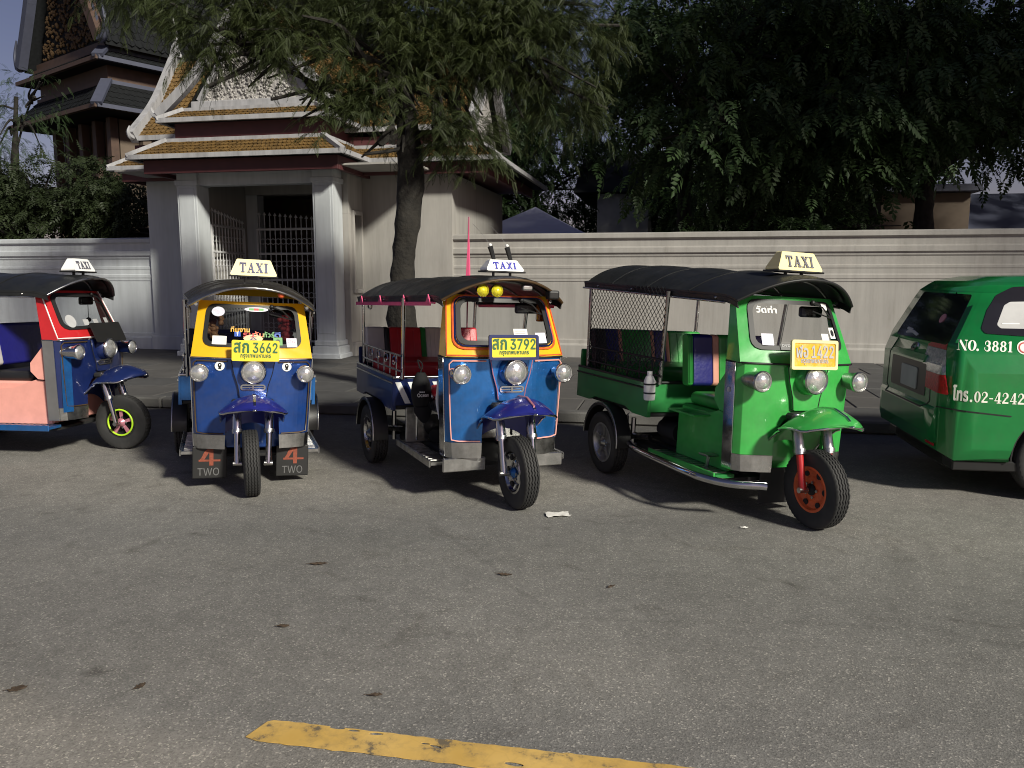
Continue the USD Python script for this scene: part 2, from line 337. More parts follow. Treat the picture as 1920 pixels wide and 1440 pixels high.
def road_material():
    n = {'g': ('geometry', {}),
         'big': ('noise_texture', {'scale': 0.45, 'detail': 6.0, 'roughness': 0.6}),
         'rb': ('rgb_ramp', {'ramp': [(0.30, (0.158, 0.155, 0.146)), (0.5, (0.200, 0.195, 0.184)), (0.70, (0.250, 0.243, 0.228))]}),
         'mid': ('noise_texture', {'scale': 7.0, 'detail': 8.0, 'roughness': 0.7}),
         'rm': ('rgb_ramp', {'ramp': [(0.3, (0.82, 0.82, 0.82)), (0.7, (1.12, 1.12, 1.12))]}),
         'm1': ('mix_color', {'blend_type': 'multiply', 'fac': 1.0, 'use_clamp': False}),
         'vo': ('voronoi_texture', {'scale': 150.0, 'randomness': 1.0}),
         'sp': ('separate_color', {}),
         'rv': ('rgb_ramp', {'ramp': [(0.0, (0.45, 0.45, 0.45)), (0.45, (0.9, 0.9, 0.9)), (0.9, (1.15, 1.15, 1.15)), (0.955, (2.1, 2.05, 1.95)), (1.0, (3.0, 2.9, 2.8))]}),
         'm2': ('mix_color', {'blend_type': 'multiply', 'fac': 0.55, 'use_clamp': False}),
         'st': ('noise_texture', {'scale': 2.6, 'detail': 5.0, 'distortion': 1.2}),
         'rs': ('rgb_ramp', {'ramp': [(0.60, (1, 1, 1)), (0.70, (0.78, 0.77, 0.76)), (0.74, (0.55, 0.54, 0.53))]}),
         'm3': ('mix_color', {'blend_type': 'multiply', 'fac': 1.0, 'use_clamp': False}),
         'map': ('mapping', {'rotation': (0, 0, TH), 'scale': (0.05, 0.42, 1.0)}),
         'lane': ('noise_texture', {'scale': 1.0, 'detail': 2.0}),
         'rl': ('rgb_ramp', {'ramp': [(0.35, (0.85, 0.85, 0.86)), (0.65, (1.15, 1.13, 1.1))]}),
         'm4': ('mix_color', {'blend_type': 'multiply', 'fac': 1.0, 'use_clamp': False}),
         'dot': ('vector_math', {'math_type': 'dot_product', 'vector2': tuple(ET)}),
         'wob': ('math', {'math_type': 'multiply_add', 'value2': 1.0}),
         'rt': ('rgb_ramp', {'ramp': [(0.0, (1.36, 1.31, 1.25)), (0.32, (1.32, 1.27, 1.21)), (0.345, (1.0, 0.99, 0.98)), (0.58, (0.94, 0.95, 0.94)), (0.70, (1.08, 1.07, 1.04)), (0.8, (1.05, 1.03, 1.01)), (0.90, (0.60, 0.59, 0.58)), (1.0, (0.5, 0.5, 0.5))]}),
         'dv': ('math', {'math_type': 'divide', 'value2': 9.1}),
         'm5': ('mix_color', {'blend_type': 'multiply', 'fac': 1.0, 'use_clamp': False}),
         'ck': ('voronoi_texture', {'feature': 'distance_to_edge', 'scale': 0.42}), 'wv': ('noise_texture', {'scale': 2.2, 'detail': 5.0}),
         'wm': ('mix_vector', {'fac': 0.16, 'use_clamp': False}), 'rk': ('rgb_ramp', {'ramp': [(0.0, (0.55, 0.55, 0.55)), (0.006, (0.75, 0.75, 0.75)), (0.012, (1, 1, 1))]}),
         'm6': ('mix_color', {'blend_type': 'multiply', 'fac': 0.25, 'use_clamp': False}),
         'bmp': ('bump', {'strength': 0.3, 'distance': 0.004}),
         'p': ('principled_bsdf', {'roughness': 0.78, 'specular_ior_level': 0.35})}
    l = [('g.position', x + '.vector') for x in ('big', 'mid', 'vo', 'st', 'map')] + [
        ('map.vector', 'lane.vector'), ('big.fac', 'rb.fac'), ('mid.fac', 'rm.fac'), ('rb.color', 'm1.a'), ('rm.color', 'm1.b'),
        ('vo.color', 'sp.color'), ('sp.r', 'rv.fac'), ('m1.result', 'm2.a'), ('rv.color', 'm2.b'),
        ('st.fac', 'rs.fac'), ('m2.result', 'm3.a'), ('rs.color', 'm3.b'),
        ('lane.fac', 'rl.fac'), ('m3.result', 'm4.a'), ('rl.color', 'm4.b'),
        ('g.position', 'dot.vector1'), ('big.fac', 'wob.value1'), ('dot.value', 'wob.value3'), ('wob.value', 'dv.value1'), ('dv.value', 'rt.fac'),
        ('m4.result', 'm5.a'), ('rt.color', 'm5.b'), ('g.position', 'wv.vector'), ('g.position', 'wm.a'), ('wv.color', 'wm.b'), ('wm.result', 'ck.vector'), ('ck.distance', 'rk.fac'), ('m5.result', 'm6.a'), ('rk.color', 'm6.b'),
        ('m6.result', 'p.base_color'), ('vo.distance', 'bmp.height'), ('bmp.normal', 'p.normal')]
    return usdkit.material(stage, '/World/Looks/asphalt', n, l, surface='p.BSDF')
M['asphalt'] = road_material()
def line_material():
    n = {'g': ('geometry', {}), 'a': ('noise_texture', {'scale': 9.0, 'detail': 7.0, 'roughness': 0.7}),
         'ra': ('rgb_ramp', {'ramp': [(0.44, (0.05, 0.05, 0.05)), (0.56, (0.25, 0.25, 0.25)), (0.63, (0.9, 0.9, 0.9))]}),
         'b': ('noise_texture', {'scale': 3.0, 'detail': 5.0}), 'rb': ('rgb_ramp', {'ramp': [(0.3, (0.58, 0.36, 0.085)), (0.7, (0.72, 0.47, 0.14))]}),
         'mx': ('mix_color', {'b': (0.10, 0.09, 0.075)}), 'p': ('principled_bsdf', {'roughness': 0.65}),
         'v': ('voronoi_texture', {'feature': 'distance_to_edge', 'scale': 6.0}), 'rv': ('rgb_ramp', {'ramp': [(0.0, (0.5, 0.5, 0.5)), (0.02, (1, 1, 1))]}),
         'm2': ('mix_color', {'blend_type': 'multiply', 'fac': 0.12})}
    l = [('g.position', 'a.vector'), ('g.position', 'b.vector'), ('g.position', 'v.vector'), ('a.fac', 'ra.fac'), ('b.fac', 'rb.fac'), ('ra.color', 'mx.fac'),
         ('rb.color', 'm2.a'), ('v.distance', 'rv.fac'), ('rv.color', 'm2.b'), ('m2.result', 'mx.a'), ('mx.result', 'p.base_color')]
    return usdkit.material(stage, '/World/Looks/road_paint', n, l, surface='p.BSDF')
M['road_paint'] = line_material()
# ------------------------------------------------------------------ the setting: road, pavement, yard
def strip(name, s0, s1, t0, t1, z, m, kind='structure'):
    a = [W(s0, t0, z), W(s1, t0, z), W(s1, t1, z), W(s0, t1, z)]
    return tag(obj(name, (np.array(a), np.array([[0, 1, 2, 3]])), m), kind=kind)
strip('ground', -260, 260, -200, 320, -0.02, M['soil'])
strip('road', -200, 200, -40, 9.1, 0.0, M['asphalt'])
pave = tag(UsdGeom.Xform.Define(stage, '/World/pavement'), kind='structure')
obj('bedding', (np.array([W(-40, 9.2, 0.10), W(40, 9.2, 0.10), W(40, 16.4, 0.10), W(-40, 16.4, 0.10)]), np.array([[0, 1, 2, 3]])), M['under'], pave)
def st_prism(s0, s1, t0, t1, z0, z1, b=0.012):
    m = bbox(s0, s1, t0, t1, z0, z1, b); v = m.vertices
    return trimesh.Trimesh(v[:, :1] * ES + v[:, 1:2] * ET + v[:, 2:] * [0, 0, 1], m.faces, process=False)
for i in range(27):
    s = -14.5 + i
    obj('kerb_stone', st_prism(s, s + 0.985, 9.1, 9.27, 0.0, 0.135 + RNG.uniform(-.004, .004), 0.02), M['kerb'], pave)
rows = np.linspace(9.285, 15.45, 8)
for j in range(7):
    for i in range(30):
        s = -15.2 + i * 0.94 + (0.47 if j % 2 else 0)
        z = 0.13 + RNG.uniform(-.005, .005)
        obj('paving_slab', st_prism(s, s + 0.928, rows[j], rows[j + 1] - .012, 0.08, z), M['slab' if RNG.random() < .6 else 'slab_warm'], pave)
strip('temple_yard', -60, 60, 15.9, 90, 0.06, M['soil'])
# painted centre line, its edges worn
ln = [(-2.0 + 0, 0)]
top = [(x, 0.07 + RNG.normal(0, .0022)) for x in np.arange(0, 4.2, .03)]
bot = [(x, -0.07 + RNG.normal(0, .0022)) for x in np.arange(4.2, 0, -.03)]
pl_ = Polygon([(-.05, -.055), (-.02, .055), (0, .068)] + top[1:] + bot + [(0, -.07)]).buffer(0)
for x, y, r in ((.26, .066, .016), (.33, .06, .012), (.42, .055, .014), (.62, .03, .009), (.66, .02, .012), (.96, -.03, .018), (1.3, .01, .01)):
    pl_ = pl_.difference(affinity.rotate(affinity.scale(Point(x, y).buffer(r, quad_segs=3), 2.0, .6), RNG.uniform(-15, 15)))
lm = ext(pl_, 0.002); v = lm.vertices
O, Dx = np.array([-0.93, 2.80, 0]), np.array([math.cos(math.radians(-11.0)), math.sin(math.radians(-11.0)), 0])
Dy = np.array([-Dx[1], Dx[0], 0])
tag(obj('road_line', trimesh.Trimesh(O + v[:, :1] * Dx + v[:, 1:2] * Dy + np.array([0, 0, .004]) + v[:, 2:] * [0, 0, 1], lm.faces, process=False), M['road_paint']), kind='structure')

# ------------------------------------------------------------------ perimeter walls with moulded profile
WALLPROF = [(0, .05), (-.10, .05), (-.10, .36), (-.05, .40), (-.05, .46), (0, .48), (0, 1.60), (-.025, 1.61), (-.025, 1.66), (-.045, 1.67), (-.045, 1.73), (-.01, 1.75), (-.01, 1.84), (-.035, 1.86),
            (-.035, 1.90), (0.02, 1.92), (0.02, 2.06), (-.02, 2.09), (-.02, 2.13), (-.05, 2.15), (-.05, 2.24), (-.02, 2.27), (-.02, 2.40), (-.07, 2.43), (-.07, 2.50), (.0, 2.53), (.38, 2.53), (.38, .05)]
def wall(name, s0, s1, m, label):
    t = thing(name, label, 'wall', W(s0, 15.58), STREET_ROT)
    p = np.array(WALLPROF); n = len(p); L = s1 - s0
    def run(sel, z0=None):
        poly = Polygon([(a, b) for a, b in sel]); e = ext(poly, L, 'yz'); return e
    body = [q for q in WALLPROF if q[1] < 1.605]
    obj('plinth', run([(.38, .05), (-.10, .05), (-.10, .36), (-.05, .40), (-.05, .46), (0, .48), (.38, .48)]), m, t)
    obj('panel', run([(.38, .48), (0, .48), (0, 1.60), (.38, 1.60)]), m, t)
    obj('moulding', run([(.38, 1.60), (0, 1.60), (-.014, 1.61), (-.014, 1.66), (-.024, 1.67), (-.024, 1.73), (-.01, 1.75), (-.01, 1.84), (-.018, 1.86), (-.018, 1.90), (.01, 1.92), (.38, 1.92)]), m, t)
    obj('frieze', run([(.38, 1.92), (.01, 1.92), (.01, 2.06), (-.011, 2.09), (-.011, 2.13), (-.05, 2.15), (-.05, 2.24), (-.011, 2.27), (-.011, 2.40), (.38, 2.40)]), m, t)
    obj('coping', run([(.38, 2.40), (-.011, 2.40), (-.07, 2.43), (-.07, 2.50), (0, 2.53), (.38, 2.53)]), m, t)
    return t
wall('temple_wall', -4.36, 17, M['wall_cream'], 'long cream plastered temple wall with moulded coping behind the two right tuk-tuks')
wall('temple_wall', -26, -11.13, M['wall_white'], 'white plastered temple wall with moulded coping left of the gatehouse')

# ------------------------------------------------------------------ gatehouse
G0 = (-8.0, 15.0)
gate = thing('gatehouse', 'white temple gatehouse with tiered orange tile roof and iron gates', 'gatehouse', W(*G0), STREET_ROT)
def gb(s0, s1, t0, t1, z0, z1, b=0.012): return bbox(s0 - G0[0], s1 - G0[0], t0 - G0[1], t1 - G0[1], z0, z1, b)
def gp(s, t, z): return [s - G0[0], t - G0[1], z]
for s0, s1 in ((-9.63, -9.20), (-6.78, -6.36)):
    m = [gb(s0, s1, 14.35, 14.78, .45, 3.72), gb(s0 - .03, s1 + .03, 14.32, 14.81, 3.46, 3.56), gb(s0 + .05, s1 - .05, 14.335, 14.5, .6, 3.4, .005)]
    q = obj('pillar', m, M['wall_white'], gate)
    obj('pillar_base', [gb(s0 - .07, s1 + .07, 14.28, 14.85, .13, .36, .015), gb(s0 - .12, s1 + .12, 14.23, 14.9, .05, .22, .015), gb(s0 - .04, s1 + .04, 14.31, 14.82, .36, .47, .02)], M['wall_white'], q)
# porch side walls (the right one with a window)
WZ0, WZ1, WT0, WT1 = 1.45, 2.90, 14.98, 15.32
obj('side_wall', [gb(-6.62, -6.24, 14.781, 15.70, .05, WZ0, .004), gb(-6.62, -6.24, 14.781, 15.70, WZ1, 3.72, .004), gb(-6.62, -6.24, 14.781, WT0, WZ0, WZ1, .002), gb(-6.62, -6.24, WT1, 15.70, WZ0, WZ1, .002),
                  gb(-6.62, -6.16, 14.80, 15.69, .05, .40, .02)], M['wall_cream'], gate)
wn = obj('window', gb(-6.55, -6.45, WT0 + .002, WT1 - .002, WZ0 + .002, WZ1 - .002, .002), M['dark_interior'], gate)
obj('window_frame', [gb(-6.24, -6.19, WT0 - .07, WT0, WZ0 - .08, WZ1 + .08, .004), gb(-6.24, -6.19, WT1, WT1 + .07, WZ0 - .08, WZ1 + .08, .004), gb(-6.24, -6.185, WT0, WT1, WZ1, WZ1 + .08, .004), gb(-6.24, -6.175, WT0, WT1, WZ0 - .08, WZ0, .004)], M['wall_cream'], wn)
for k in range(4):
    zz = WZ0 + (k + .5) * (WZ1 - WZ0) / 4
    ring = arc([gp(-6.4, (WT0 + WT1) / 2 + .1 * math.cos(a), zz + .15 * math.sin(a)) for a in np.linspace(0, 2 * math.pi, 9)], 2)
    obj('grille_scroll', tube(ring, .012, 5), M['iron_white'], wn)
obj('side_wall', gb(-9.78, -9.50, 14.781, 17.3, .05, 3.72, .004), M['wall_cream'], gate)
# body behind the porch: front faces, sides, back, door frame
obj('front_wall', [gb(-6.239, -4.36, 15.50, 15.85, .05, 3.72, .004), gb(-6.23, -4.33, 15.42, 15.5, .05, .42, .015)], M['wall_cream'], gate)
obj('front_wall', [gb(-11.12, -9.781, 15.50, 15.85, .05, 3.72, .004), gb(-11.16, -9.79, 15.42, 15.5, .05, .42, .015), gb(-10.45, -10.3, 15.46, 15.5, .42, 3.6, .01)], M['wall_white'], gate)
obj('end_wall', gb(-4.7, -4.36, 15.851, 20.2, .05, 3.72, .004), M['wall_cream'], gate)
obj('end_wall', gb(-11.12, -10.8, 15.851, 20.2, .05, 3.72, .004), M['wall_white'], gate)
obj('door_jamb', gb(-9.50, -9.22, 16.7, 17.0, .05, 3.5, .01), M['wall_white'], gate)
obj('door_jamb', gb(-6.78, -6.55, 16.7, 17.0, .05, 3.5, .01), M['wall_white'], gate)
obj('lintel', gb(-9.50, -6.55, 16.68, 17.02, 3.5, 3.71, .01), M['wall_cream'], gate)
obj('porch_beam', gb(-9.20, -6.78, 14.42, 14.7, 3.46, 3.71, .01), M['wall_white'], gate)
obj('ceiling', gb(-10.8, -4.7, 14.1, 20.2, 3.721, 3.76, .004), M['wall_cream'], gate)
obj('back_wall', gb(-10.79, -4.71, 19.8, 20.1, .05, 3.72, .004), M['brown_wall'], gate)
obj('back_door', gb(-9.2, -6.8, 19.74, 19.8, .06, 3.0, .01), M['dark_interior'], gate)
obj('porch_floor', gb(-9.5, -6.62, 14.35, 17.2, .05, .16, .01), M['slab_warm'], gate)
# iron gate leaves
def gate_leaf(label, A, B, ztop0, ztop1, nb):
    """A, B: bottom corners (s, t); sloping row of arrow points on top"""
    A, B = np.array(A), np.array(B); L = np.linalg.norm(B - A)
    P = lambda u, z: gp(*(A + (B - A) * u), z)
    fr = [tube([P(0, .2), P(0, 2.75)], .028, 6), tube([P(1, .2), P(1, 2.75)], .028, 6)]
    lf = grp('gate_leaf', gate, label)
    obj('stile', fr[0], M['iron_white'], lf); obj('stile', fr[1], M['iron_white'], lf)
    for z in (.25, .95, 1.62, 2.2, 2.74):
        obj('rail', tube([P(0, z), P(1, z)], .026, 6), M['iron_white'], lf)
    for k in range(nb):
        u = (k + .5) / nb; zt = ztop0 + (ztop1 - ztop0) * u
        zs = np.linspace(.26, 2.72, 33)
        obj('twisted_bar', tube([P(u, z) for z in zs], .010 + .0055 * (np.arange(33) % 2), 5), M['iron_white'], lf)
        m3_ = [tube([P(u, 2.76), P(u, zt - .06)], .011, 5), tube([P(u, zt - .075), P(u, zt - .07), P(u, zt)], [.014, .045, .002], 4)]
        obj('arrow_point', m3_, M['iron_white'], lf)
    for z in (1.28, 1.98, 2.47, .6):
        c = []
        for k in range(nb):
            u = (k + 1) / nb
            if u < .99: c.append(tube([np.array(P(u, z)) + np.array([(B - A)[0] / L * .06 * math.cos(a), (B - A)[1] / L * .06 * math.cos(a), .06 * math.sin(a)]) for a in np.linspace(0, 2 * math.pi, 13)], .007, 4))
        obj('ring_row', c, M['iron_white'], lf, kind='stuff')
    return lf
gate_leaf(None, (-9.2, 16.62), (-6.82, 16.62), 3.14, 2.92, 19)
gate_leaf('gate leaf folded open against the porch side wall', (-9.46, 16.5), (-9.30, 14.95), 2.92, 3.1, 11)
# roofs
def frustum(s0, s1, t0, t1, z0, S0, S1, T0, T1, z1):
    lo = [gp(s0, t0, z0), gp(s1, t0, z0), gp(s1, t1, z0), gp(s0, t1, z0)]; hi = [gp(S0, T0, z1), gp(S1, T0, z1), gp(S1, T1, z1), gp(S0, T1, z1)]
    return np.array(lo), np.array(hi)
def tiles(P00, P10, P01, P11, w, h, off=.012):
    """overlapping tiles over a sloping quad: bottom edge P00-P10, top edge P01-P11"""
    P00, P10, P01, P11 = map(np.asarray, (P00, P10, P01, P11)); H_ = np.linalg.norm((P01 + P11) / 2 - (P00 + P10) / 2); nr = max(2, int(round(H_ / h))); out = []
    nrm = np.cross(P10 - P00, P01 - P00); nrm /= np.linalg.norm(nrm)
    if nrm[2] < 0: nrm = -nrm
    V, F = [], []
    for r in range(nr):
        a0, a1 = r / nr, min(1, (r + 1.25) / nr)
        A, B, C, D = P00 + (P01 - P00) * a0, P10 + (P11 - P10) * a0, P00 + (P01 - P00) * a1, P10 + (P11 - P10) * a1
        n = max(1, int(round(np.linalg.norm(B - A) / w)))
        for k in range(n):
            u0, u1 = (k + .04) / n, (k + .96) / n; um = (u0 + u1) / 2; up = off * (1 + .5 * RNG.random())
            b = len(V)
            pt = A + (B - A) * um - (C - A) / np.linalg.norm(C - A) * h * .25
            V += [A + (B - A) * u0 + nrm * up * 2, pt + nrm * up * 2, A + (B - A) * u1 + nrm * up * 2, D * u1 + C * (1 - u1) + nrm * .002, D * u0 + C * (1 - u0) + nrm * .002,
                  A + (B - A) * u0, pt, A + (B - A) * u1]
            F += [[b, b + 1, b + 2], [b, b + 2, b + 3], [b, b + 3, b + 4], [b, b + 5, b + 6], [b, b + 6, b + 1], [b + 1, b + 6, b + 7], [b + 1, b + 7, b + 2]]
    return trimesh.Trimesh(np.array(V), np.array(F), process=False)
def beam(A, B, w, h, up=0.0):
    """rectangular bar between two points, w across, h tall"""
    A, B = np.asarray(A, float), np.asarray(B, float); d = (B - A) / np.linalg.norm(B - A); x = np.cross(d, [0, 0, 1.0])
    x = x / np.linalg.norm(x) if np.linalg.norm(x) > 1e-6 else np.array([1.0, 0, 0]); y = np.cross(x, d)
    c = [P + x * sx * w / 2 + y * (sy * h / 2 + up) for P in (A, B) for sx, sy in ((-1, -1), (1, -1), (1, 1), (-1, 1))]
    return tm(m3.Manifold.hull_points(np.array(c)))
def tier(name, lo, hi, mt=None, faces=(0, 1, 3), trim=.09):
    """one hipped skirt of roof: core, tiles on each face, white edge pieces"""
    r = obj(name, m3.Manifold.hull_points(np.vstack([lo, hi, lo - [0, 0, .03]])), M['tile_dark'], gate)
    for k in faces:
        obj('roof_tiles', tiles(lo[k], lo[(k + 1) % 4], hi[k], hi[(k + 1) % 4], .085, .10), mt or M['tile_orange'], r, kind='stuff')
        obj('eave_board', beam(lo[k] - [0, 0, .005], lo[(k + 1) % 4] - [0, 0, .005], .07, .085), M['trim_white'], r)
        obj('ridge_band', beam(hi[k], hi[(k + 1) % 4], .10, trim), M['trim_white'], r)
    for k in (0, 1):
        obj('hip_ridge', beam(lo[k], hi[k], .12, .07, .03), M['trim_white'], r)
    return r
def prism_roof(name, lo_, hi_): return tier(name, *frustum(*lo_, *hi_))
tier('lower_roof', *frustum(-10.22, -5.88, 13.72, 16.2, 3.93, -9.62, -6.42, 14.12, 16.2, 4.26))
for q in (gb(-10.02, -6.06, 13.92, 14.0, 3.64, 3.89, .004), gb(-6.14, -6.06, 14.001, 16.1, 3.64, 3.89, .004), gb(-10.02, -9.94, 14.001, 16.1, 3.64, 3.89, .004)): obj('fascia', q, M['maroon'], gate)
obj('soffit', gb(-9.94, -6.14, 14.0, 16.1, 3.77, 3.80, .004), M['maroon'], gate)
obj('band', gb(-9.5, -6.5, 14.2, 16.2, 4.2, 4.60, .004), M['maroon'], gate)
tier('upper_roof', *frustum(-9.72, -6.2, 13.98, 16.4, 4.63, -9.32, -6.58, 14.26, 16.4, 4.84))
obj('gable_base', gb(-9.2, -6.66, 14.30, 16.4, 4.84, 5.02, .015), M['trim_white'], gate)
# front gable with relief and bargeboards
apx = gp(-7.93, 14.46, 6.95); gl, gr = gp(-9.02, 14.46, 5.02), gp(-6.84, 14.46, 5.02)
obj('gable_panel', m3.Manifold.hull_points(np.array([gl, gr, apx, np.add(gl, [0, .1, 0]), np.add(gr, [0, .1, 0]), np.add(apx, [0, .1, 0])])), M['relief'], gate)
rel = []
for k in range(800):
    a, b = RNG.random(2)
    if a + b > 1: a, b = 1 - a, 1 - b
    p = np.array(gl) * (1 - a - b) + np.array(gr) * a + np.array(apx) * b
    if b > .9: continue
    rel.append(mv(trimesh.creation.icosphere(0, .026 * RNG.uniform(.6, 1.4)), *(p + [0, -.004, 0])))
obj('gable_relief', rel, M['relief'], gate, smooth=True, kind='stuff')
for sgn, e in ((-1, gl), (1, gr)):
    A = np.add(e, [sgn * .86, -.18, -.24]); B = np.add(apx, [0, -.18, .06]); C = np.add(e, [sgn * -.06, -.18, .58])
    crv = arc([A, C, B], 7)
    bb = obj('bargeboard', [beam(crv[i], crv[i + 1], .14, .17) for i in range(len(crv) - 1)], M['trim_white'], gate)
    cr2 = arc([np.add(e, [sgn * .05, -.06, .02]), np.add(apx, [0, -.06, -.25])], 4)
    obj('bargeboard', [beam(cr2[i], cr2[i + 1], .07, .10) for i in range(len(cr2) - 1)], M['trim_white'], gate)
    fl = [tube(arc([A, A + [sgn * .10, 0, .02], A + [sgn * .16, 0, .14], A + [sgn * .10, 0, .26]], 5), np.linspace(.075, .015, 16), 6)]
    obj('finial', fl, M['trim_white'], bb, smooth=40)
    th = [mv(trimesh.creation.cone(.035, .13, sections=4), *crv[i], rz=45) for i in range(1, len(crv) - 1)]
    obj('leaf_crest', [mv(x, z=.07) for x in th], M['trim_white'], bb, kind='stuff')
    # roof slope behind the gable
    e2 = np.add(e, [sgn * .45, 0, -.1]); q = [np.add(apx, [0, .1, .0]), e2 + [0, .1, 0], np.add(e2, [0, 3.2, 0]), np.add(apx, [0, 3.2, 0])]
    sl = obj('roof_slope', shell(np.array([[q[0], q[3]], [q[1], q[2]]]), np.array([[q[0], q[3]], [q[1], q[2]]]) - [0, 0, .08]), M['tile_dark'], gate)
    obj('roof_tiles', tiles(q[1], q[2], q[0], q[3], .11, .13), M['tile_orange'], sl, kind='stuff')
# transverse main roof, ridge along the street
RZ, RT, EZ, ET0, ET1 = 6.5, 16.95, 4.6, 15.35, 18.6
SL, SR = -11.2, -3.9
for sgn, te in ((-1, ET0), (1, ET1)):
    q = np.array([gp(SL, te, EZ), gp(SR, te, EZ), gp(SL, RT, RZ), gp(SR, RT, RZ)])
    mid = (q[[0, 1]] + q[[2, 3]]) / 2 - [0, 0, .18]
    sl = obj('roof_slope', shell(np.array([[q[2], q[3]], mid, [q[0], q[1]]]), np.array([[q[2], q[3]], mid, [q[0], q[1]]]) - [0, 0, .1]), M['tile_dark'], gate)
    if sgn < 0:
        obj('roof_tiles', [tiles(q[0], q[1], mid[0], mid[1], .11, .13), tiles(mid[0], mid[1], q[2], q[3], .11, .13)], M['tile_orange'], sl, kind='stuff')
    obj('eave_board', beam(q[0] - [0, 0, .03], q[1] - [0, 0, .03], .09, .10), M['trim_white'], sl)
for S, sg in ((SL, -1), (SR, 1)):
    for te, tg in ((ET0, -1), (ET1, 1)):
        A, B = np.array(gp(S, te + tg * .10, EZ - .02)), np.array(gp(S, RT, RZ + .1)); C = (A + B) / 2 - [0, 0, .2]
        crv = arc([A, C, B], 7)
        bb = obj('bargeboard', [beam(crv[i], crv[i + 1], .16, .26) for i in range(len(crv) - 1)], M['trim_white'], gate)
        obj('finial', tube(arc([A, A + [0, tg * .08, .02], A + [0, tg * .12, .11], A + [0, tg * .07, .22]], 5), np.linspace(.07, .012, 16), 6), M['trim_white'], bb, smooth=40)
    T_ = np.array(gp(S, RT, RZ + .1))
    obj('apex_finial', tube(arc([T_, T_ + [0, -.02, .2], T_ + [0, .05, .45], T_ + [0, -.04, .85]], 6), np.r_[np.linspace(.16, .06, 10), np.linspace(.055, .012, 9)], 6), M['trim_white'], gate, smooth=40)
    obj('gable_panel', m3.Manifold.hull_points(np.array([gp(S - sg * .2, ET0 + .3, EZ), gp(S - sg * .2, ET1 - .3, EZ), gp(S - sg * .2, RT, RZ - .15), gp(S - sg * .3, ET0 + .3, EZ), gp(S - sg * .3, ET1 - .3, EZ), gp(S - sg * .3, RT, RZ - .15)])), M['relief'], gate)
tier('side_roof', *frustum(-11.6, -3.3, 14.95, 20.6, 3.92, -11.15, -3.75, 15.38, 20.15, 4.22))
obj('band', gb(-11.3, -4.0, 15.45, 20.1, 4.2, 4.45, .004), M['maroon'], gate)
for q in (gb(-11.4, -10.03, 15.12, 15.2, 3.66, 3.88, .004), gb(-6.05, -3.6, 15.12, 15.2, 3.66, 3.88, .004), gb(-3.68, -3.6, 15.201, 20.3, 3.66, 3.88, .004), gb(-11.4, -11.32, 15.201, 20.3, 3.66, 3.88, .004)): obj('fascia', q, M['maroon'], gate)
obj('soffit', gb(-11.31, -3.7, 15.25, 20.3, 3.77, 3.80, .004), M['maroon'], gate)

# ------------------------------------------------------------------ temple hall far left
HC = np.array([-13.25, 26.9, 0]); HA, HB = np.array([-.79, .613, 0]), np.array([.613, .79, 0])
hall = thing('temple_hall', 'dark tall temple hall with steep gable and copper eaves behind the left wall', 'temple', HC, 0)
def hp(a, b, z): return HA * a + HB * b + np.array([0, 0, z])
def hq(a0, a1, b0, b1, z0, z1): return tm(m3.Manifold.hull_points(np.array([hp(a, b, z) for a in (a0, a1) for b in (b0, b1) for z in (z0, z1)])))
WA, WB = 5.7, 16.0
obj('wall', hq(.75, WA - .75, .8, WB - .8, .05, 7.0), M['brown_wall'], hall)
for k in range(5):
    a = .8 + k * (WA - 1.6) / 4
    obj('column', hq(a - .13, a + .13, .45, .72, .05, 7.0), M['copper'], hall)
    if k < 4:
        c = a + (WA - 1.6) / 8
        obj('wall_panel', hq(a + .2, a + (WA - 1.6) / 4 - .2, .72, .79, 4.2, 6.7), M['gold'], hall)
        obj('wall_arch', m3.Manifold.hull_points(np.array([hp(c + dx, b, z) for dx, z in ((-.42, 4.8), (.42, 4.8), (0, 6.2)) for b in (.64, .71)])), M['brown_wall'], hall)
for k in range(6):
    b = 1.6 + k * 2.6
    obj('column', hq(.45, .72, b - .15, b + .15, .05, 7.0), M['brown_wall'], hall)
def hall_tier(a0, a1, b0, b1, z0, ins, z1, name):
    lo = np.array([hp(a0, b0, z0), hp(a1, b0, z0), hp(a1, b1, z0), hp(a0, b1, z0)]); hi = np.array([hp(a0 + ins, b0 + ins, z1), hp(a1 - ins, b0 + ins, z1), hp(a1 - ins, b1 - ins, z1), hp(a0 + ins, b1 - ins, z1)])
    r = obj(name, m3.Manifold.hull_points(np.vstack([lo, hi, lo - [0, 0, .06]])), M['tile_dark'], hall)
    obj('roof_tiles', [tiles(lo[3], lo[0], hi[3], hi[0], .22, .24), tiles(lo[0], lo[1], hi[0], hi[1], .22, .24)], M['tile_dark'], r, kind='stuff')
    for k, mm in ((0, 'copper'), (3, 'blue_roof')):
        obj('eave_board', beam(lo[k], lo[(k + 1) % 4], .14, .13), M[mm], r)
        obj('ridge_band', beam(hi[k], hi[(k + 1) % 4], .14, .12), M[mm], r)
    obj('hip_ridge', beam(lo[0], hi[0], .34, .10, .06), M['blue_roof'], r)
    return r
hall_tier(-.5, WA + .5, -.5, WB, 7.1, .75, 8.05, 'lower_roof')
obj('band', hq(.3, WA - .3, .3, WB - .5, 7.9, 8.6, ), M['copper'], hall)
hall_tier(-.25, WA + .25, -.25, WB, 8.65, .45, 9.05, 'middle_roof')
obj('band', hq(.25, WA - .25, .25, WB - .5, 9.0, 9.35), M['copper'], hall)
za, zr = 9.35, 15.8
obj('gable_panel', m3.Manifold.hull_points(np.array([hp(a, b, z) for b in (.35, .5) for a, z in ((.5, za), (WA - .5, za), (WA / 2, zr - .6))])), M['tile_dark'], hall)
rel = []
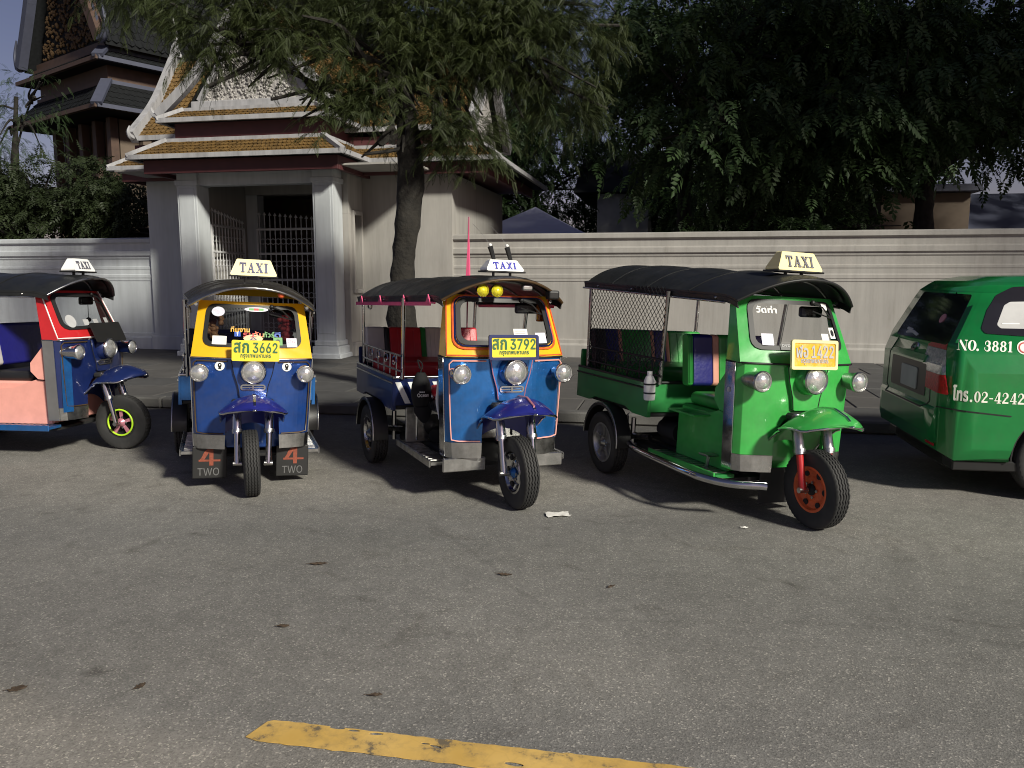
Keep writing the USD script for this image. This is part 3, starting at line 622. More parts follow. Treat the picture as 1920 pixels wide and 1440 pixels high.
for k in range(700):
    a, b = RNG.random(2)
    if a + b > 1: a, b = 1 - a, 1 - b
    p = hp(.6, .33, za + .1) * (1 - a - b) + hp(WA - .6, .33, za + .1) * a + hp(WA / 2, .33, zr - .9) * b
    rel.append(mv(trimesh.creation.icosphere(0, .065 * RNG.uniform(.5, 1.3)), *p))
obj('gable_relief', rel, M['gold'], hall, kind='stuff')
for a, nm in ((0, 0), (WA, 1)):
    e0, e1, r0, r1 = hp(a - (.2 if a == 0 else -.2), 0, za - .1), hp(a - (.2 if a == 0 else -.2), WB, za - .1), hp(WA / 2, 0, zr), hp(WA / 2, WB, zr)
    mid0, mid1 = (e0 + r0) / 2 - [0, 0, .45], (e1 + r1) / 2 - [0, 0, .45]
    g_ = np.array([[r0, r1], [mid0, mid1], [e0, e1]])
    sl = obj('roof_slope', shell(g_, g_ - [0, 0, .15]), M['tile_dark'], hall)
    if a == 0: obj('roof_tiles', [tiles(e1, e0, mid1, mid0, .26, .3), tiles(mid1, mid0, r1, r0, .26, .3)], M['tile_dark'], sl, kind='stuff')
    crv = arc([e0 + HB * -.1, mid0 + HB * -.1, r0 + HB * -.1], 8)
    bb = obj('bargeboard', [beam(crv[i], crv[i + 1], .3, .34) for i in range(len(crv) - 1)], M['copper' if a == 0 else 'blue_roof'], hall)
    obj('leaf_crest', [mv(trimesh.creation.cone(.12, .4, sections=4), *(crv[i] + [0, 0, .12]), rz=30) for i in range(1, len(crv) - 1)], M['blue_roof'], bb, kind='stuff')
    o_ = -HA if a == 0 else HA
    obj('finial', tube(arc([crv[0], crv[0] + o_ * .25 + [0, 0, .05], crv[0] + o_ * .4 + [0, 0, .5], crv[0] + o_ * .22 + [0, 0, 1.0]], 5), np.linspace(.16, .03, 16), 6), M['blue_roof'], bb, smooth=40)

# ------------------------------------------------------------------ canopy tent and sheds behind the right wall
TC = W(-4.2, 24.2)
tent = thing('canopy_tent', 'pale blue grey pyramid canopy tent top showing over the wall', 'tent', TC, STREET_ROT)
h = 2.1
for k in range(4):
    c = [(-h, -h), (h, -h), (h, h), (-h, h)]; a, b = c[k], c[(k + 1) % 4]
    rows_ = []
    for u in np.linspace(0, 1, 7):
        z = 2.75 + 1.03 * (u ** 1.15); rows_.append([[a[0] * (1 - u), a[1] * (1 - u), z], [(a[0] + b[0]) / 2 * (1 - u), (a[1] + b[1]) / 2 * (1 - u), z - .03], [b[0] * (1 - u), b[1] * (1 - u), z]])
    obj('roof_panel', grid(np.array(rows_)), M['tent'], tent)
    obj('valance', grid(np.array([[[*a, 2.75], [*b, 2.75]], [[*a, 2.5], [*b, 2.5]]])), M['tent'], tent)
    obj('pole', tube([[*a, .06], [*a, 2.76]], .03, 6), M['steel'], tent)
shed = thing('shed_building', 'brown plastered shed wall behind the trunk at far right', 'building', W(6.9, 24.0), STREET_ROT)
obj('wall', bbox(-1.4, .85, 0, 4, .06, 3.95), M['brown_wall'], shed); obj('roof', bbox(-1.6, 1.05, -.3, 4.3, 3.951, 4.15, .02), M['blue_roof'], shed)
ann = thing('blue_roofed_pavilion', 'pavilion with sloping blue grey roof at the right edge of the yard', 'pavilion', W(10.2, 26), STREET_ROT)
obj('roof', m3.Manifold.hull_points(np.array([(-2.0, -.4, 2.9), (3, -.4, 2.9), (-1.2, 2.4, 4.3), (3, 2.4, 4.3), (-2.0, 5, 2.9), (3, 5, 2.9)])), M['blue_roof'], ann)
obj('wall', bbox(-1.7, 2.8, .1, 4.5, .06, 2.88), M['brown_wall'], ann)
pav = thing('back_building', 'dim grey building corner between the tree trunks behind the wall', 'building', W(-1.6, 29), STREET_ROT)
obj('wall', bbox(-1.2, .6, 0, 6, .06, 4.6), M['pale_grey'], pav); obj('roof', m3.Manifold.hull_points(np.array([(-2, -.5, 4.62), (2, -.5, 4.62), (-2, 6.5, 4.62), (2, 6.5, 4.62), (-2, 3, 6.4), (2, 3, 6.4)])), M['tile_dark'], pav)

# ------------------------------------------------------------------ trees
def frond(length, pairs, ll, lw, droop):
    """a pinnate leaf along +x drooping towards -z: quads (v, f)"""
    V, F = [], []
    for k in range(pairs):
        u = (k + .7) / pairs; x = length * u; z = -droop * length * u * u; sc = math.sin(math.pi * min(.95, .18 + .8 * u)) ** .5
        for sg in (-1, 1):
            b = len(V); d = np.array([.42, sg * .9, -.22]); d /= np.linalg.norm(d); n_ = np.array([.9, -sg * .42, 0]); p0 = np.array([x, 0, z])
            V += [p0, p0 + d * ll * sc * .5 + n_ * lw * .5, p0 + d * ll * sc + [0, 0, -.12 * ll], p0 + d * ll * sc * .5 - n_ * lw * .5]; F.append([b, b + 1, b + 2, b + 3])
    V.append([length, 0, -droop * length]); b = len(V)
    V += [[length + ll * .5, lw * .5, -droop * length - .1 * ll], [length + ll, 0, -droop * length - .3 * ll], [length + ll * .5, -lw * .5, -droop * length - .1 * ll]]; F.append([b - 1, b, b + 1, b + 2])
    return np.array(V), np.array(F)
def place_fronds(proto, pos, dirs, scale, rng):
    """copies of the frond at pos, pointing along dirs"""
    v, f = proto; n = len(pos); d = dirs / (np.linalg.norm(dirs, axis=1, keepdims=True) + 1e-9)
    up = np.tile([0, 0, 1.0], (n, 1)) + rng.normal(0, .35, (n, 3)); y = np.cross(up, d); y /= np.linalg.norm(y, axis=1, keepdims=True) + 1e-9; z = np.cross(d, y)
    R = np.stack([d, y, z], 2) * scale[:, None, None]
    P = np.einsum('nij,kj->nki', R, v) + pos[:, None]
    return P.reshape(-1, 3), (f[None] + (np.arange(n) * len(v))[:, None, None]).reshape(-1, 4)
def quads_mesh(name, parent, V, F, m, label=None, kind=None):
    from pxr import Vt
    o = UsdGeom.Mesh.Define(stage, unique(path_of(parent), name))
    o.CreatePointsAttr(Vt.Vec3fArray.FromNumpy(V.astype(np.float32))); o.CreateFaceVertexCountsAttr(Vt.IntArray.FromNumpy(np.full(len(F), 4, np.int32)))
    o.CreateFaceVertexIndicesAttr(Vt.IntArray.FromNumpy(F.astype(np.int32).ravel())); o.CreateSubdivisionSchemeAttr('none')
    UsdShade.MaterialBindingAPI.Apply(o.GetPrim()).Bind(m)
    if kind: o.GetPrim().SetCustomDataByKey('kind', kind)
    return o.GetPrim()
def make_tree(name, label, base, trunk, trunk_r, lobes, proto, n_twigs, per_twig, twig_len, droop, m, seed, group=None, catname='tree', outer=.55, sc=(.8, 1.2), spread=.5):
    """trunk: polyline (offsets from base); lobes: (centre offset, radii) the crown fills; foliage hangs on drooping twigs"""
    rng = np.random.default_rng(seed); base = np.asarray(base, float)
    t = thing(name, label, catname, base, 0, group)
    if trunk is not None:
        tp = arc(trunk, 7); rr = np.interp(np.linspace(0, 1, len(tp)), np.linspace(0, 1, len(trunk_r)), trunk_r)
        mt = tube(tp, rr, 22)
        v = mt.vertices; nz = meshkit.fbm(v * [5.0, 5.0, 2.0] + seed, 4); c = np.repeat(tp, 22, 0); k = len(c)
        v[:k] += (v[:k] - c) * ((nz[:k, None] - .5) * 1.1); top = tp[-1]
        obj('trunk', trimesh.Trimesh(v, mt.faces, process=False), M['bark'], t, smooth=60)
        br = []
        for c, r in lobes:
            c = np.array(c, float); st = tp[int(len(tp) * rng.uniform(.76, .97))]
            mid = (st + c) / 2 + rng.normal(0, .2, 3) + [0, 0, .3]
            br.append(tube(arc([st, mid, c + (c - st) * .25], 6), np.linspace(trunk_r[-1] * .62, .02, 13), 7))
            for _ in range(5):
                e = c + rng.normal(0, .55, 3) * r; br.append(tube(arc([mid + (c - mid) * rng.random(), (mid + e) / 2 + [0, 0, .15], e], 4), np.linspace(.05, .012, 9), 5))
        obj('branches', br, M['bark'], t)
    w = np.array([np.prod(r) ** .66 for _, r in lobes]); w /= w.sum(); pos, dirs, tw = [], [], []
    for (c, r), n in zip(lobes, np.round(w * n_twigs).astype(int)):
        d = rng.normal(size=(n, 3)); d /= np.linalg.norm(d, axis=1, keepdims=True); rad = (outer + (1 - outer) * rng.random(n)) ** .7 * rng.uniform(.8, 1.12, n)
        # clumps: leave gaps where a coarse noise is low
        p = np.array(c) + d * rad[:, None] * np.array(r); keep = meshkit.noise((p + base) * 1.5, seed) > .40; p, d = p[keep], d[keep]
        h_ = d * [1, 1, .25] + rng.normal(0, .35, d.shape); h_ /= np.linalg.norm(h_, axis=1, keepdims=True)
        L = twig_len * rng.uniform(.5, 1.3, len(p))
        for k in range(per_twig):
            u = (k + rng.random(len(p))) / per_twig
            q = p + h_ * (L * u)[:, None]; q[:, 2] -= droop * L * u ** 2
            side = np.cross(h_, [0, 0, 1.0]) * (1 if k % 2 else -1); dd = h_ * .7 + side * spread + rng.normal(0, .3, h_.shape); dd[:, 2] -= .35 + droop * u * .9
            pos.append(q); dirs.append(dd)
    pos, dirs = np.vstack(pos), np.vstack(dirs)
    V, F = place_fronds(proto, pos, dirs, rng.uniform(*sc, len(pos)), rng)
    quads_mesh('crown', t, V, F, m)
    return t, len(F) * 2
FR_FINE = frond(.17, 12, .034, .0105, .30)
FR_BIG = frond(.26, 4, .15, .068, .35)
FR_BUSH = frond(.22, 4, .10, .045, .2)
tris = []
lob = [((-2.34, -0.25, 4.76), (0.57, 0.51, 0.46)), ((-1.93, -0.41, 4.16), (0.36, 0.33, 0.29)), ((-1.09, -0.33, 4.4), (0.68, 0.62, 0.55)), ((-1.25, -0.5, 3.84), (0.3, 0.27, 0.24)), ((-0.81, -0.41, 3.67), (0.42, 0.38, 0.34)), ((-0.25, 0.0, 4.65), (0.83, 0.75, 0.67)), ((-0.04, -0.33, 3.66), (0.64, 0.58, 0.52)), ((0.83, -0.25, 3.37), (0.42, 0.38, 0.34)), ((1.63, 0.17, 4.66), (0.87, 0.79, 0.7)), ((2.18, 0.0, 3.93), (0.49, 0.44, 0.4)), ((0.42, 0.25, 5.22), (0.94, 0.85, 0.76)), ((-1.48, 0.08, 5.29), (0.83, 0.75, 0.67)), ((-3.63, 0.17, 5.53), (0.6, 0.55, 0.49)), ((2.33, 0.33, 4.92), (0.6, 0.55, 0.49)), ((-0.34, -0.41, 3.28), (0.3, 0.27, 0.24)), ((-3.6, 0.4, 6.9), (0.8, 0.7, 0.5)), ((1.1, 0, 5.0), (0.55, 0.5, 0.45)), ((0.75, -0.1, 4.35), (0.5, 0.45, 0.4)), ((0.5, -0.3, 3.5), (0.3, 0.3, 0.3))]
t_, n_ = make_tree('street_tree', 'feathery leaved tree growing from the pavement in front of the gatehouse', W(-3.62, 10.5, .12), [(0, 0, 0), (-.05, 0, .8), (-.06, 0, 1.5), (.0, .0, 2.05), (.07, 0, 2.9), (.02, .05, 3.9), (-.06, .1, 5.4)],
                   [.25, .175, .17, .19, .16, .13, .06], lob, FR_FINE, 5000, 8, .40, .30, M['leaf_street'], 3, sc=(.6, 1.15), outer=.3, spread=.8)
tris.append(n_)
R3 = np.random.default_rng(5)
def right_tree(label, s, t, h, tr, lobes, seed, n=900, name='shade_tree', fr=None):
    _, k = make_tree(name, label, W(s, t, .06), [(0, 0, 0), (.06, 0, h * .35), (-.04, .05, h * .7), (.05, 0, h)], [tr * 1.25, tr, tr * .85, tr * .6], lobes, fr or FR_BIG, n, 5, .9, .55, M['leaf_dark'], seed, group=None, sc=(.8, 1.35))
    tris.append(k)
right_tree('broad leaved shade tree with dark trunk beside the brown shed', 5.45, 19.6, 4.6, .22, [((-2.6, -1.5, 4.7), (1.4, 1.4, 1.2)), ((-.9, -1.2, 5.6), (1.8, 1.6, 1.3)), ((1.2, -1.0, 5.7), (1.8, 1.6, 1.2)), ((-1.0, 0, 7.4), (3.0, 2, 1.6)), ((2.8, .2, 6.9), (2.6, 2.2, 1.7)), ((3.2, -.5, 5.2), (1.3, 1.2, 1.0))], 11, 1200)
right_tree('broad leaved shade tree overhanging the middle of the right wall', 1.6, 18.8, 4.4, .2, [((-1.2, -1.2, 4.9), (1.6, 1.3, 1.3)), ((.9, -1.1, 4.4), (1.6, 1.3, 1.1)), ((2.2, -.8, 5.5), (1.8, 1.6, 1.4)), ((-.6, 0, 6.8), (2.6, 1.8, 1.5)), ((1.8, .2, 7.6), (2.4, 2, 1.5)), ((-2.2, -.4, 6.0), (1.5, 1.4, 1.3))], 12, 1200)
right_tree('feathery dark tree rising behind the right end of the gatehouse', .2, 20.5, 5.0, .2, [((-2.6, -1.2, 5.7), (1.6, 1.5, 1.2)), ((-.4, -1.0, 5.5), (1.7, 1.5, 1.2)), ((-1.6, 0, 7.4), (2.6, 2.0, 1.7)), ((1.0, -.5, 4.3), (1.1, 1, .8))], 13, 1300, fr=FR_FINE)
for k, (s, t, hh, lb) in enumerate(((-6.4, 30, 5.5, 'dark tree crown far behind the pyramid tent'), (4.2, 27, 5.0, 'dark tree filling the gap left of the brown shed'), (8.6, 31, 5.4, 'dark tree behind the shed and blue roofed pavilion'), (15, 27, 5.2, 'dark tree at the far right end of the yard'), (-7.2, 24.5, 5.0, 'dark tree directly behind the right gable of the gatehouse'), (2.4, 26.5, 5.2, 'dark tree behind the canopy tent'), (-.4, 34, 5.0, 'low dark tree far behind the grey building corner'), (4.6, 35, 5.0, 'low dark tree farthest back in the middle of the yard'))):
    lo = [((R3.uniform(-2.4, 2.4), R3.uniform(-1, 1), R3.uniform(2.2 if t > 33 else 3.4 if s < 5 else 5.0, 6.5 if t > 33 else 10.0)), (2.2, 1.6, 1.5)) for _ in range(11)]
    right_tree(lb, s, t, hh, .25, lo, 20 + k, 1100, name='background_tree')
for k, (s, lb) in enumerate(((13.0, 'tall street tree on the pavement beyond the van'), (20.0, 'tall street tree further along the pavement'))):
    make_tree('street_tree', lb, W(s, 9.9, .12), [(0, 0, 0), (.05, 0, 3), (0, 0, 6), (.1, 0, 9.0)], [.32, .26, .22, .12], [((R3.uniform(-2.6, 2.6), R3.uniform(-1.2, 1.2), R3.uniform(11.6, 15.5)), (2.4, 1.9, 1.3)) for _ in range(10)], FR_BIG, 900, 5, .9, .5, M['leaf_dark'], 60 + k, sc=(1.5, 2.2))
# clumps of shrubs low behind the right wall, and the bush left of the gatehouse
def bush(label, s, t, lobes, seed, n, name='shrub', m='leaf_bush', fr=None):
    _, k = make_tree(name, label, W(s, t, .06), [(0, 0, 0), (.1, 0, .8), (-.05, 0, 1.7)], [.07, .06, .04], lobes, fr or FR_BUSH, n, 4, .5, .3, M[m], seed, catname='bush', sc=(.7, 1.3)); tris.append(k)
bush('dense dark bush rising behind the white wall left of the gatehouse', -15.0, 17.6, [((.6, 0, 2.6), (1.5, .9, 1.0)), ((-1.2, 0, 2.8), (1.5, .9, 1.2)), ((1.6, .2, 3.2), (1.0, .8, .9)), ((-.3, .3, 3.9), (1.5, .9, .9)), ((-2.6, .2, 3.4), (1.2, .9, 1.3)), ((-1.9, .3, 4.0), (1.1, .8, .7)), ((-4.2, .3, 3.6), (1.3, .9, 1.2)), ((-3.2, .4, 4.4), (.9, .7, .5)), ((.5, .2, 3.4), (1.2, .8, .8)), ((2.3, 0, 2.5), (.8, .7, .8)), ((-3.4, 0, 2.4), (1.2, .9, .9))], 31, 3600)
bush('dark shrub behind the right wall below the shade tree', 1.3, 17.6, [((0, 0, 2.2), (1.6, .7, .8)), ((1.6, 0, 2.3), (1.4, .7, .8))], 33, 800, m='leaf_dark')
_, k = make_tree('branch_tree', 'thin branched tree at the left edge against the dusk sky', W(-17.6, 19.0, .06), [(0, 0, 0), (.1, 0, 2), (0, 0, 4.2), (.2, 0, 6.4)], [.14, .12, .1, .05], [((.7, 0, 6.4), (.9, .7, .7)), ((0, 0, 5.4), (1.0, .8, .7)), ((-1.0, 0, 4.6), (1.4, .9, 1.2))], FR_FINE, 420, 5, .7, .5, M['leaf_dark'], 34)
tris.append(k)
# ------------------------------------------------------------------ tuk-tuks (local frame: origin under the front wheel, +x forward, +y its left, z up)
class Tuk:
    def __init__(self, label, loc, yaw, scale, roll, name='tuk_tuk'):
        self.root = thing(name, label, 'tuk-tuk', (loc[0], loc[1], 0), yaw)
        r = math.radians(roll); self.A = np.eye(4); self.A[:3, :3] = np.array([[1, 0, 0], [0, math.cos(r), -math.sin(r)], [0, math.sin(r), math.cos(r)]]) * scale
        self.S = np.diag([scale, scale, scale, 1.0])
    def add(self, name, mesh, m, parent=None, smooth=False, lean=True, label=None, kind=None):
        mesh = (cat(mesh) if isinstance(mesh, list) else tm(mesh)).copy(); mesh.apply_transform(self.A if lean else self.S)
        return obj(name, mesh, M[m], parent or self.root, smooth, label, kind)

def tyre_profile(r, w, rim, grooves=4):
    p = [(rim, -w * .36), (rim + .012, -w * .42), (r * .80, -w * .5), (r * .93, -w * .47), (r * .975, -w * .40)]
    xs = np.linspace(-w * .36, w * .36, grooves * 4 + 1)
    for i, x in enumerate(xs):
        p.append((r - (.011 if i % 4 == 2 else 0) - .006 * (2 * x / w) ** 2, x))
    p += [(r * .975, w * .40), (r * .93, w * .47), (r * .80, w * .5), (rim + .012, w * .42), (rim, w * .36)]
    p += [(rim - .01, w * .2), (rim - .01, -w * .2), (rim, -w * .36)]
    return p
def zigzag(m, r, w, amp=.0035, n=46):
    v = m.vertices; a = np.arctan2(v[:, 2], v[:, 0]); rad = np.hypot(v[:, 0], v[:, 2]); k = rad > r * .95
    v[k, 1] += amp * np.where(np.floor(a[k] * n / np.pi) % 2 == 0, 1, -1); return m
def wheel(tk, name, c, r, w, rim_r, style, rim_m, hub_m='black_plastic', side=-1, label=None, spoke_m=None):
    """side: which way (y sign) the showy face looks; 0 = both"""
    g = grp(name, tk.root, label)
    ty = revolve(tyre_profile(r, w, rim_r), 96, 'y'); zigzag(ty, r, w)
    tk.add('tyre', mv(ty, *c), 'rubber', g, 35, lean=False)
    faces = (-1, 1) if side == 0 else (side,)
    P = []
    for sg in faces:
        d = sg * w * .5
        prof = [(rim_r + .004, d * .72), (rim_r + .008, d * .80), (rim_r - .008, d * .80), (rim_r - .02, d * .45), (rim_r * .62, d * .28), (rim_r * .5, d * .42), (rim_r * .34, d * .46), (.0, d * .46)]
        if style == 'disc': P.append(revolve(prof, 40, 'y'))
        else: P.append(revolve(prof[:4] + [(rim_r - .03, d * .0), (.0, d * .0)], 40, 'y'))
    tk.add('rim', mv(cat(P), *c), rim_m, g, 35, lean=False)
    for sg in faces:
        d = sg * w * .5
        if style == 'spoke':
            sp = []
            for k in range(5):
                a = 2 * math.pi * k / 5 + .3
                sp.append(m3.Manifold.hull_points(np.array([[rr * math.cos(a + da), y, rr * math.sin(a + da)] for rr, hw_, yy in ((rim_r * .25, .30, .55), (rim_r * .92, .16, .62)) for da in (-hw_, hw_) for y in (d * yy, d * (yy - .18))])))
            tk.add('spokes', mv(cat(sp), *c), spoke_m or rim_m, g, 30, lean=False, kind='stuff')
        else:
            ho = []
            for k in range(6):
                a = 2 * math.pi * k / 6; ho.append(mv(revolve([(0, -.004), (.022, -.004), (.022, .004), (0, .004)], 12, 'y'), rim_r * .78 * math.cos(a), d * .42, rim_r * .78 * math.sin(a)))
            tk.add('rim_hole', mv(cat(ho), *c), 'under', g, lean=False, kind='stuff')
        tk.add('hub', mv(revolve([(0, d * .5), (rim_r * .26, d * .5), (rim_r * .28, d * .62), (rim_r * .2, d * .8), (rim_r * .12, d * 1.0), (0, d * 1.02)], 24, 'y'), *c), hub_m, g, 35, lean=False)
        tk.add('wheel_nut', [mv(revolve([(0, d * .6), (.011, d * .6), (.011, d * .72), (0, d * .74)], 6, 'y'), c[0] + rim_r * .36 * math.cos(a), c[1], c[2] + rim_r * .36 * math.sin(a)) for a in np.arange(5) * 2 * math.pi / 5], 'steel', g, lean=False, kind='stuff')
    return g
def headlight(tk, c, r, L, shell_m='chrome', lens_m='lens', name='headlight', tip=True):
    prof = [(0, -L), (r * .35, -L * .97), (r * .72, -L * .72), (r * .95, -L * .3), (r * 1.0, -.02), (r * 1.10, -.012), (r * 1.12, .006), (r * 1.04, .014), (r * .97, .008), (r * .95, -.01), (0, -.012)]
    h = tk.add(name, mv(revolve(prof, 36, 'x'), *c), shell_m, smooth=40)
    lp = [(r * .955, 0), (r * .8, .016), (r * .5, .027), (r * .2, .032), (0, .033)]
    tk.add('lens', mv(revolve(lp, 36, 'x'), *c), lens_m, h, 60)
    return h
def front_x(y): return -.205 - .10 * (abs(y) / .485) ** 2.2
def cowl_poly(hw, back=-.46, off=0.0, th=.03):
    ys = np.linspace(-hw + .03, hw - .03, 25); sc = .485 / hw
    f = [(front_x(y * sc) + off, y) for y in ys]; o = [(back, -hw - off), (f[0][0] - .05, -hw - off)] + f + [(f[-1][0] - .05, hw + off), (back, hw + off)]
    o = Polygon(o).buffer(-.012).buffer(.012, quad_segs=4)
    return o
def cowl_band(z0, z1, hw0, hw1, back=-.46, off=0.0, th=.028, slot=None, dx0=0.0):
    """U-shaped shell between two heights, widths hw0 (bottom) to hw1 (top)"""
    P = cowl_poly(.485, back, off).difference(cowl_poly(.485 - th, back - .2, off - th).buffer(.002)) if th else cowl_poly(.485, back, off)
    n = 6; e = ext(P, z1 - z0); v = e.vertices.copy(); f = e.faces
    u = v[:, 2] / (z1 - z0); k = (hw0 + (hw1 - hw0) * u) / .485; v[:, 1] *= k; v[:, 0] += dx0 * (1 - u); v[:, 2] += z0
    m = m3.Manifold(m3.Mesh(np.ascontiguousarray(v, np.float32), np.ascontiguousarray(f, np.uint32)))
    if slot:
        w, zt = slot; c = m3.CrossSection([np.array([(-w - .02, z0 - .1), (w + .02, z0 - .1), (w + .01, zt - .12), (w * .75, zt - .03), (0, zt), (-w * .75, zt - .03), (-w - .01, zt - .12)])]).extrude(1.0)
        mm = c.transform(np.array([[0, 0, 1, -.42], [1, 0, 0, 0], [0, 1, 0, 0]]))
        m = m - mm
    return tm(m)
def screen_pt(u, w, dx=0.0, hb=.485, ht=.425):
    """point on the raked windscreen panel: u -1..1 across, w 0 (belt) .. 1 (top)"""
    y = u * (hb + (ht - hb) * w); return np.array([front_x(u * .485) - .20 * w + dx * 1.0, y, 1.10 + .46 * w])
def uw_ring(u0, u1, w0, w1, r, n=8):
    p = rrect(u1 - u0, w1 - w0, r, (u0 + u1) / 2, (w0 + w1) / 2).exterior.coords
    return np.array(p)[:-1]
def panel_from_ring(outer, inner, dx=0.0, th=.0):
    A = np.array([screen_pt(*p, dx) for p in outer]); B = np.array([screen_pt(*p, dx) for p in inner]); return A, B
def resample(ring, n):
    L = LineString(np.vstack([ring, ring[:1]])); return np.array([L.interpolate(d, normalized=True).coords[0] for d in np.linspace(0, 1, n, endpoint=False)])
def ring_panel(o, i, dxo, dxi, back=None):
    """annular strip between two uw rings of the same length, with its inner edge returned inwards"""
    n = len(o); A = np.array([screen_pt(*p, dxo) for p in o]); B = np.array([screen_pt(*p, dxi) for p in i]); rows = [A, B]
    if back is not None: rows = [np.array([screen_pt(*p, dxo - back) for p in o])] + rows + [np.array([screen_pt(*p, dxi - back) for p in i])]
    P = np.stack([np.vstack([r, r[:1]]) for r in rows]); return grid(P, True)
def star(ring, c, n):
    """points where rays from c towards evenly spaced directions leave the ring"""
    poly = Polygon(ring); out = []
    for a in np.linspace(0, 2 * math.pi, n, endpoint=False):
        q = LineString([c, (c[0] + 9 * math.cos(a), c[1] + 9 * math.sin(a))]).intersection(poly.exterior)
        q = q if q.geom_type == 'Point' else list(q.geoms)[-1]; out.append((q.x, q.y))
    return np.array(out)

def build_canopy(tk, c):
    top_m, trim_m = c['roof'], c['trim']; zr, hwf, hwr = c.get('zrear', 1.56), .50, .63; xb = -2.52; zf = 1.555; n, m = 36, 25
    def pt(i, j, off=0.0):
        u = i / (n - 1); q = -1 + 2 * j / (m - 1); s_ = np.sign(q) * abs(q) ** .8
        hw = hwf + (hwr - hwf) * u + off * 0; x0 = -.20 - .17 * abs(s_) ** 2.0
        x = x0 + (xb - x0) * u; z0 = zf + (zr - zf) * u
        d = min(1.0, u / .05); rise = .165 + .02 * u; e = min(1.0, (1 - u) / c.get('endr', .08)); rise *= math.sqrt(max(0, 1 - (1 - e) ** 2)) * .82 + .18
        sag = .010 * math.sin(math.pi * ((u * 4) % 1)) ** 2 * (1 - abs(s_) ** 3)
        ex = 2.2 + 1.0 * u
        z = z0 + rise * (1 - abs(s_) ** ex) - sag - .035 * max(0, 1 - u / .08) ** 2
        return np.array([x, hw * s_, z])
    P = np.array([[pt(i, j) for j in range(m)] for i in range(n)])
    drop = np.array([[[p[0], p[1] * .985, p[2] - .055] for p in (P[i, 0],)] + [[P[i, -1][0], P[i, -1][1] * .985, P[i, -1][2] - .055]] for i in range(n)])
    Pf = np.concatenate([drop[:, :1], P, drop[:, 1:]], 1)
    fl = c.get('flap', .0)
    if fl: Pf[:, 0, 2] -= fl; Pf[:, -1, 2] -= fl
    Q = Pf.copy(); Q[:, 1:-1, 2] -= .016; Q[:, 0, 1] += .012; Q[:, -1, 1] -= .012
    ca = tk.add('canopy', shell(Pf, Q), top_m, smooth=50)
    H_ = P.copy(); H_[:, :, 2] -= .022; H_ = H_[1:, 1:-1]; H_[:, :, 1] *= .98
    tk.add('headliner', shell(H_, H_ - [0, 0, .006]), c.get('liner', 'black_plastic'), ca, 60)
    tk.add('front_trim', tube(P[0] + [0.0, 0, -.004], .011, 8), c.get('front_trim', 'steel'), ca, 60)
    for j, sg in ((0, -1), (-1, 1)):
        e = P[2:, j] + [0, sg * .006, -.058 - fl]; tk.add('side_trim', tube(e, .008, 6), trim_m, ca, 60)
        if c.get('scallop'):
            sc = []
            for k in range(4):
                p = P[int(4 + k * 9.6), j] + [0, sg * .012, -.02 - fl]; sc.append(m3.Manifold.hull_points(np.array([[p[0] + a, p[1] + b, p[2] + z] for a, z in ((-.06, -.045), (.06, -.045), (0, .025)) for b in (-.004, .004)])))
            e0, e1 = P[3:, j] + [0, sg * .012, -.055 - fl], P[3:, j] + [0, sg * .012, -.082 - fl]
            sc.append(grid(np.stack([e0, e1]))); tk.add('cloth_edging', sc, 'pink_cloth', ca)
        # seams over the hoops
    for i in (9, 18, 27):
        q = P[i] + [0, 0, .002]; tk.add('seam', tube(q, .004, 5), top_m, ca, 60)
    for i in (4, 13, 22, 31):
        tk.add('roof_hoop', tube(P[i] - [0, 0, .036], .011, 6), 'steel', ca, 60)
    for sg in (-1, 1):
        j = 1 if sg < 0 else -2
        tk.add('roof_rail', tube(P[2:-1, j] * [1, .95, 1] - [0, 0, .05], .014, 6), 'chrome', ca, 60)
    return ca, P
def build_sign(tk, x, z, w, h, body, lett, mirrored=False, low=False, glow=None):
    """roof sign: rounded trapezoid body, brackets and raised letters"""
    pr = Polygon([(-w / 2, 0), (w / 2, 0), (w / 2 - .005, .022), (w * .40, h * .72), (w * .36, h), (-w * .36, h), (-w * .40, h * .72), (-w / 2 + .005, .022)]).buffer(-.012).buffer(.012, quad_segs=3)
    d = .15; e = ext(pr, d, 'yz', -d / 2); v = e.vertices; u = np.clip(v[:, 2] / h, 0, 1); v[:, 0] *= (1 - .62 * u ** 1.2)
    e = trimesh.Trimesh(v, e.faces, process=False)
    s = tk.add('taxi_sign', mv(e, x, 0, z + .03), body, smooth=40)
    tk.add('sign_base', bbox(x - .085, x + .085, -w / 2 - .01, w / 2 + .01, z + .018, z + .031, .004), 'black_plastic', s)
    for y in (-.07, .07): tk.add('bracket', box(x - .012, x + .012, y - .006, y + .006, z - .05, z + .018), 'black_plastic', s)
    L, W_ = slab_taxi(); lh = h * .60; sx = w * .60 / W_
    for g in L:
        p = affinity.affine_transform(g, [sx * (-1 if mirrored == 'flip' else 1), 0, 0, lh, 0, h * .2])
        if mirrored and g is L[2]: p = affinity.scale(p, -1, 1)
        m = ext(p, .006, 'yz', 0); v = m.vertices; u = v[:, 2] / h; v[:, 0] += d / 2 * (1 - .62 * np.clip(u, 0, 1) ** 1.2) - .001
        tk.add('letter', mv(m, x, 0, z + .03), lett, s)
    return s
